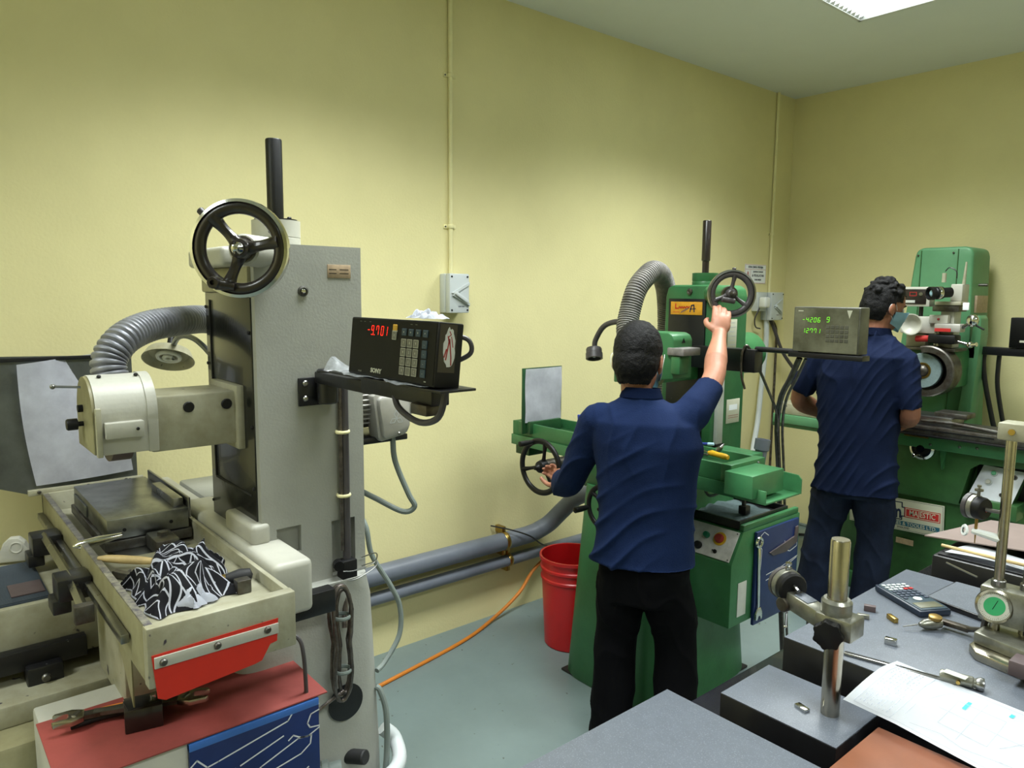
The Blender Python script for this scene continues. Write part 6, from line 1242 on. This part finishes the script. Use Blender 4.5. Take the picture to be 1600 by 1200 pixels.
def man(label, loc, rz, H, J, skin, shirt, trousers, headyaw=0.0, headtilt=0.0, wide=1.0, hairtop=0.0, hem=0.74, hair_long=False, foldseed=1.0):
    t = thing('person', label, 'person', loc, rz)
    T = WT[t.name]; k = H/1.70
    W = lambda p: T.inverted() @ V(p)
    J0 = dict(hs=J.pop('hs', 1.0))
    J = {a: (W(p) if a.endswith('_w') else V(p)) for a, p in J.items()}
    g = lambda n_: J[n_+'_w'] if n_+'_w' in J else J[n_]
    hd = J0['hs']; hz = H-0.125*k                                   # middle of the head
    HM = Matrix.Translation((g('head').x, g('head').y, hz)) @ Matrix.Rotation(headyaw, 4, 'Z') @ Matrix.Rotation(headtilt, 4, 'X') @ Matrix.Diagonal((hd, hd, hd, 1))
    nk = V((g('head').x*0.6, g('head').y*0.4-0.005, hz-0.165*k))
    # --- body: one skin from head to fingertips and ankles
    b = MB(T)
    b.M = T @ HM
    b.ball((0, -0.008, 0.030), 0.1*k, (0.76, 0.95, 0.98), u=24, v=18); b.ball((0, 0.022, -0.040), 0.1*k, (0.60, 0.68, 0.80), u=20, v=14)
    b.ball((0, 0.050, -0.085), 0.03*k, (1.1, 0.9, 0.8)); b.ball((0, 0.070, 0.028), 0.03*k, (1.7, 0.7, 0.5)); limb(b, [(0, 0.083, 0.02), (0, 0.098, -0.012), (0, 0.105, -0.026)], [0.009, 0.011, 0.014], 10, 4)
    for s_ in (-1, 1):
        b.ball((s_*0.013, 0.094, -0.028), 0.009); b.ball((s_*0.040, 0.048, -0.012), 0.020, (1, 0.8, 0.7))
        em = Matrix.Rotation(s_*0.35, 4, 'Z') @ Matrix.Rotation(-0.15, 4, 'X')
        b.ball((s_*0.079*k, -0.004, -0.005), 0.03, (0.26, 0.62, 1.05), m=em); b.ball((s_*0.075*k, 0.004, -0.026), 0.014, (0.5, 0.8, 1.2))
    for z_, w_ in ((-0.056, 0.024), (-0.066, 0.020)): limb(b, [(-w_, 0.078, z_), (0, 0.090, z_+0.001), (w_, 0.078, z_)], [0.005, 0.007, 0.005], 8, 4)
    b.M = T
    limb(b, [HM @ V((0, -0.012, -0.05)), HM @ V((0, -0.012, -0.10)), nk, nk+V((0, -0.01, -0.10))], [0.058*k, 0.056*k, 0.060*k, 0.075*k])
    sh = hz-0.212*k
    b.loft([(0, 0, hem+0.02, 0.140*wide*k, 0.090*k), (0, 0, hem+0.16, 0.14*wide*k, 0.092*k), (0, 0, hem+0.34, 0.155*wide*k, 0.10*k), (0, 0, sh, 0.165*wide*k, 0.095*k), (nk.x, nk.y, sh+0.035, 0.07*k, 0.06*k)], 28)
    limb(b, [g('shL'), g('elL'), g('wrL')], [0.050*k, 0.043*k, 0.030*k]); limb(b, [g('shR'), g('elR'), g('wrR')], [0.050*k, 0.043*k, 0.030*k])
    for e_ in 'LR':
        fo = g('wr'+e_).lerp(g('el'+e_), 0.62); b.ball(fo, 0.046*k, (1, 1, 1)) ; limb(b, [g('el'+e_), fo, g('wr'+e_)], [0.040*k, 0.045*k, 0.029*k])
    hand(b, g('wrL'), W(g('hdL_dir'))-W((0, 0, 0)) if 0 else g('dL'), g('pL'), 0.97*k, J['curl'].x, J['sides'].x); hand(b, g('wrR'), g('dR'), g('pR'), 1.06*k, J['curl'].y, J['sides'].y)
    for s_, e_ in ((-1, 'L'), (1, 'R')): limb(b, [(s_*0.080*k, 0, 0.80*k), g('kn'+e_), g('an'+e_)], [0.070*k, 0.052*k, 0.036*k])
    remesh(b, 'body', skin, t, 0.0042, 3)
    # --- face and ears details, mask, hair
    for s_ in (-1, 1):
        e = MB(T @ HM); e.ball((s_*0.031, 0.080, 0.002), 0.0115, (1, 0.6, 0.8)); e.build('eye', 'eye_white', t)
        e = MB(T @ HM); e.ball((s_*0.031, 0.0865, 0.002), 0.0045, (1, 0.4, 1)); e.build('iris', 'black_plastic', t)
        e = MB(T @ HM); limb(e, [(s_*0.016, 0.092, 0.022), (s_*0.034, 0.089, 0.027), (s_*0.050, 0.074, 0.021)], [0.003, 0.004, 0.002], 8, 4); e.build('eyebrow', 'hair', t)
    b = MB(T @ HM)
    b.ball((0, -0.012, 0.034), 0.1*k, (0.835, 1.02, 1.03+hairtop), u=28, v=20); b.ball((0, -0.030, -0.005), 0.1*k, (0.80, 0.86, 0.86), u=24, v=18)
    b.ball((0, -0.042, -0.052), 0.1*k, (0.62, 0.50, 0.48), u=20, v=14)
    if hair_long:
        random.seed(4)
        for q in range(70):
            a = random.uniform(0, 2*PI); el = random.uniform(0.15, 1.35); r_ = 0.096*k
            p = V((r_*0.84*math.cos(a)*math.cos(el), r_*1.02*math.sin(a)*math.cos(el)-0.015, 0.038+r_*1.05*math.sin(el)))
            b.ball(p, random.uniform(0.010, 0.019), (1, 1, 0.8), u=8, v=6)
    hb = b
    def hf(c, n_): return 0.0022*noise.noise(c*70)+(0.004*noise.noise(c*24) if hair_long else 0.0008*noise.noise(c*30))
    # cut the face opening before fusing
    ob = hb.bm
    F = (T @ HM).inverted()
    ho = remesh(hb, 'hair', 'hair', t, 0.0045, 2, hf)
    bm = bmesh.new(); bm.from_mesh(ho.data)
    IM = HM.inverted()
    kill = []
    for v in bm.verts:
        p = IM @ v.co
        if (p.y > 0.052+0.02*max(0, (p.z-0.05)*8) and p.z < 0.072) or (p.y > 0.010 and p.z < 0.030) or (abs(p.x) > 0.045 and p.y > -0.022 and p.z < -0.004) or (p.z < -0.078): kill.append(v)
    bmesh.ops.delete(bm, geom=kill, context='VERTS'); bm.to_mesh(ho.data); bm.free()
    mk = MB(T @ HM)
    def mkf(u, v):
        a = math.radians(-68+136*u); z = 0.012-0.112*v-(0.02*abs(u-0.5)*2 if v < 0.5 else -0.03*abs(u-0.5)*2)*1.0
        r = 0.087-0.012*v; return (r*math.sin(a)*0.93, 0.012+(r+0.034*(1-abs(2*u-1)**2))*math.cos(a)*(1-0.15*v)-0.02*abs(2*u-1), z-0.008)
    mk.grid(22, 10, mkf, 0.0015); mk.build('face_mask', 'mask_blue', t)
    for s_ in (-1, 1):
        e = MB(T @ HM); e.tube(spl([(s_*0.072, 0.030, -0.008), (s_*0.081, 0.008, 0.022), (s_*0.087, -0.016, 0.012), (s_*0.084, -0.018, -0.018), (s_*0.078, 0.004, -0.040), (s_*0.068, 0.026, -0.062)]), 0.0010, 6); e.build('mask_strap', 'white_plastic', t)
    # --- shirt
    b = MB(T); w_ = wide*k
    L_ = J['lean'] if 'lean' in J else V((0, 0, 0))
    zz = lambda f: hem+(sh-hem)*f
    b.loft([(L_.x*0, -0.0, hem, 0.194*w_, 0.140*k), (0, 0, zz(0.04), 0.190*w_, 0.136*k), (0, -0.005, zz(0.3), 0.176*w_, 0.126*k), (0, -0.005, zz(0.6), 0.184*w_, 0.126*k), (0, -0.01, zz(0.82), 0.198*w_, 0.122*k), (nk.x*0.5, -0.012, zz(0.97), 0.190*w_, 0.108*k), (nk.x*0.7, nk.y, sh+0.03*k, 0.150*w_, 0.094*k), (nk.x*0.9, nk.y, sh+0.055*k, 0.108*w_, 0.082*k), (nk.x, nk.y-0.004, sh+0.078*k, 0.078*k, 0.074*k), (nk.x, nk.y-0.004, sh+0.102*k, 0.066*k, 0.066*k)], 36, 2.25)
    for e_, s_ in (('L', -1), ('R', 1)):
        S_, E_, Wr = g('sh'+e_), g('el'+e_), g('wr'+e_); f = J['sleeve'].x if e_ == 'L' else J['sleeve'].y
        ins = V((s_*0.10*w_, -0.008, sh-0.035))
        Q = spl([S_, E_, Wr], 14); cut = max(4, int(14*f)); Q = spl([ins, S_.lerp(ins, 0.3), S_+V((0, 0, -0.004))], 5)[:-1]+Q[1:cut+1]; K = len(Q)-1
        b.ball(Q[0], 0.072*k); b.tube(Q, lambda t_: (0.072-0.002*t_ if t_ < 0.5 else 0.071-0.012*(t_-0.5)*2)*k, 20)
    fs = foldseed
    def ff(c, n_):
        z = (c.z-hem)/(sh-hem); lower = max(0.0, min(1.2, 1.25-z))
        n1 = noise.noise(V((c.x*4.5, c.y*4.5, c.z*3+fs*3))); n2 = noise.noise(V((c.x*6+4, c.y*6, c.z*6+fs)))
        d1 = (c.z-c.x*0.75*fs)*34+2.2*n1; m1_ = max(0.0, min(1.0, 0.55+1.6*n2))
        d2 = c.x*30+c.y*14+2.5*n2; m2_ = max(0.0, min(1.0, 0.3+1.8*n1))
        return (1-abs(math.sin(d1)))**2*0.012*m1_*lower+(1-abs(math.sin(d2)))**2*0.007*m2_*(0.4+0.5*z)+0.012*n1-0.004
    so = remesh(b, 'shirt', shirt, t, 0.0062, 4, ff)
    c_ = MB(T); c_.M = T
    def cof(u, v):
        a = 2*PI*u-PI/2; r = 0.063*k+0.004+0.012*v; return (nk.x+r*1.04*math.cos(a), nk.y-0.004+r*1.02*math.sin(a), sh+0.112*k-0.036*v+0.006*math.sin(a)*-1)
    c_.grid(40, 6, cof, 0.003); c_.build('collar', shirt, t)
    # --- trousers and shoes
    b = MB(T); ct = hem+0.10; cr = 0.80*k*0.93
    b.loft([(0, 0, cr-0.10, 0.155*w_, 0.115*k), (0, 0, cr, 0.168*w_, 0.122*k), (0, 0, ct, 0.160*w_, 0.112*k)], 32, 2.3)
    for s_, e_ in ((-1, 'L'), (1, 'R')):
        kn, an = g('kn'+e_), g('an'+e_)
        limb(b, [(s_*0.080*k, 0, cr-0.03), V((s_*0.082*k, 0, cr)).lerp(kn, 0.5), kn, kn.lerp(an, 0.6), an+V((0, -0.005, -0.035))], [0.100*k, 0.098*k, 0.083*k, 0.082*k, 0.084*k], 20, 5)
    def ft(c, n_):
        n1 = noise.noise(V((c.x*9, c.y*9, c.z*5+fs))); return 0.006*(1-abs(math.sin(c.z*15+c.x*12+3*n1)))**2+0.007*n1
    remesh(b, 'trousers', trousers, t, 0.0068, 4, ft)
    for e_ in 'LR':
        an = g('an'+e_); b = MB(T)
        limb(b, [(an.x, an.y-0.03, 0.042), (an.x, an.y+0.06, 0.040), (an.x, an.y+0.15, 0.034)], [0.038*k, 0.043*k, 0.036*k], 14, 5); b.box((an.x-0.043*k, an.y-0.075, 0.001), (an.x+0.043*k, an.y+0.185, 0.022), 0.009, 2)
        remesh(b, 'shoe', 'shoe', t, 0.006, 3)
    return t
# joints in each man's own frame (x right, y ahead, z up); *_w are world points
A = man('man in navy polo shirt and black trousers raising his right arm to the handwheel', (-1.675, 2.055, 0), math.radians(31), 1.585,
    dict(hs=1.12, head=(-0.045, 0.03, 0), shL=(-0.183, 0.0, 1.255), elL_w=(-2.000, 1.995, 0.985), wrL_w=(-2.185, 2.105, 0.925), shR=(0.155, 0.035, 1.30), elR_w=(-1.575, 2.30, 1.405), wrR_w=(-1.676, 2.475, 1.552),
         dL=(-0.35, 0.90, 0.15), pL=(-0.6, -0.2, 0.3), dR=(0.05, 0.45, 0.9), pR=(-0.2, 0.85, -0.4), curl=(0.75, 0.40, 0), sides=(-1, 1, 0),
         knL=(-0.095, 0.02, 0.44), anL=(-0.105, -0.01, 0.08), knR=(0.12, 0.03, 0.44), anR=(0.135, 0.0, 0.08), sleeve=(1.45, 0.82, 0)),
    'skin', 'navy_cloth', 'black_cloth', headyaw=-0.10, headtilt=-0.12, wide=1.05, hem=0.735, foldseed=1.0)
Bm = man('man in navy polo shirt and jeans with blue face mask at the far machine', (-1.715, 3.80, 0), math.radians(12), 1.785,
    dict(head=(0.075, 0.05, 0), shL=(-0.19, 0.0, 1.385), elL_w=(-2.035, 3.78, 1.150), wrL_w=(-2.00, 4.00, 1.045), shR=(0.19, 0.0, 1.385), elR_w=(-1.475, 3.83, 1.130), wrR_w=(-1.60, 4.02, 1.06),
         dL=(0.45, 0.85, 0.05), pL=(0.5, -0.1, -0.85), dR=(-0.45, 0.85, 0.05), pR=(-0.3, 0.1, -0.9), curl=(0.5, 0.5, 0), sides=(1, -1, 0),
         knL=(-0.140, 0.01, 0.47), anL=(-0.185, -0.02, 0.09), knR=(0.105, 0.04, 0.47), anR=(0.095, 0.03, 0.09), sleeve=(0.78, 0.88, 0)),
    'skin_dark', 'navy_dark', 'jeans', headyaw=math.radians(-50), headtilt=-0.22, wide=1.02, hem=0.70, hair_long=True, foldseed=2.3)
# pen clipped at man A's sleeve
MB().cyl((-1.893, 1.93, 1.225), (-1.898, 1.932, 1.262), 0.007, n=10, bev=0.002).build('pocket_pen', 'blue_handle', A)
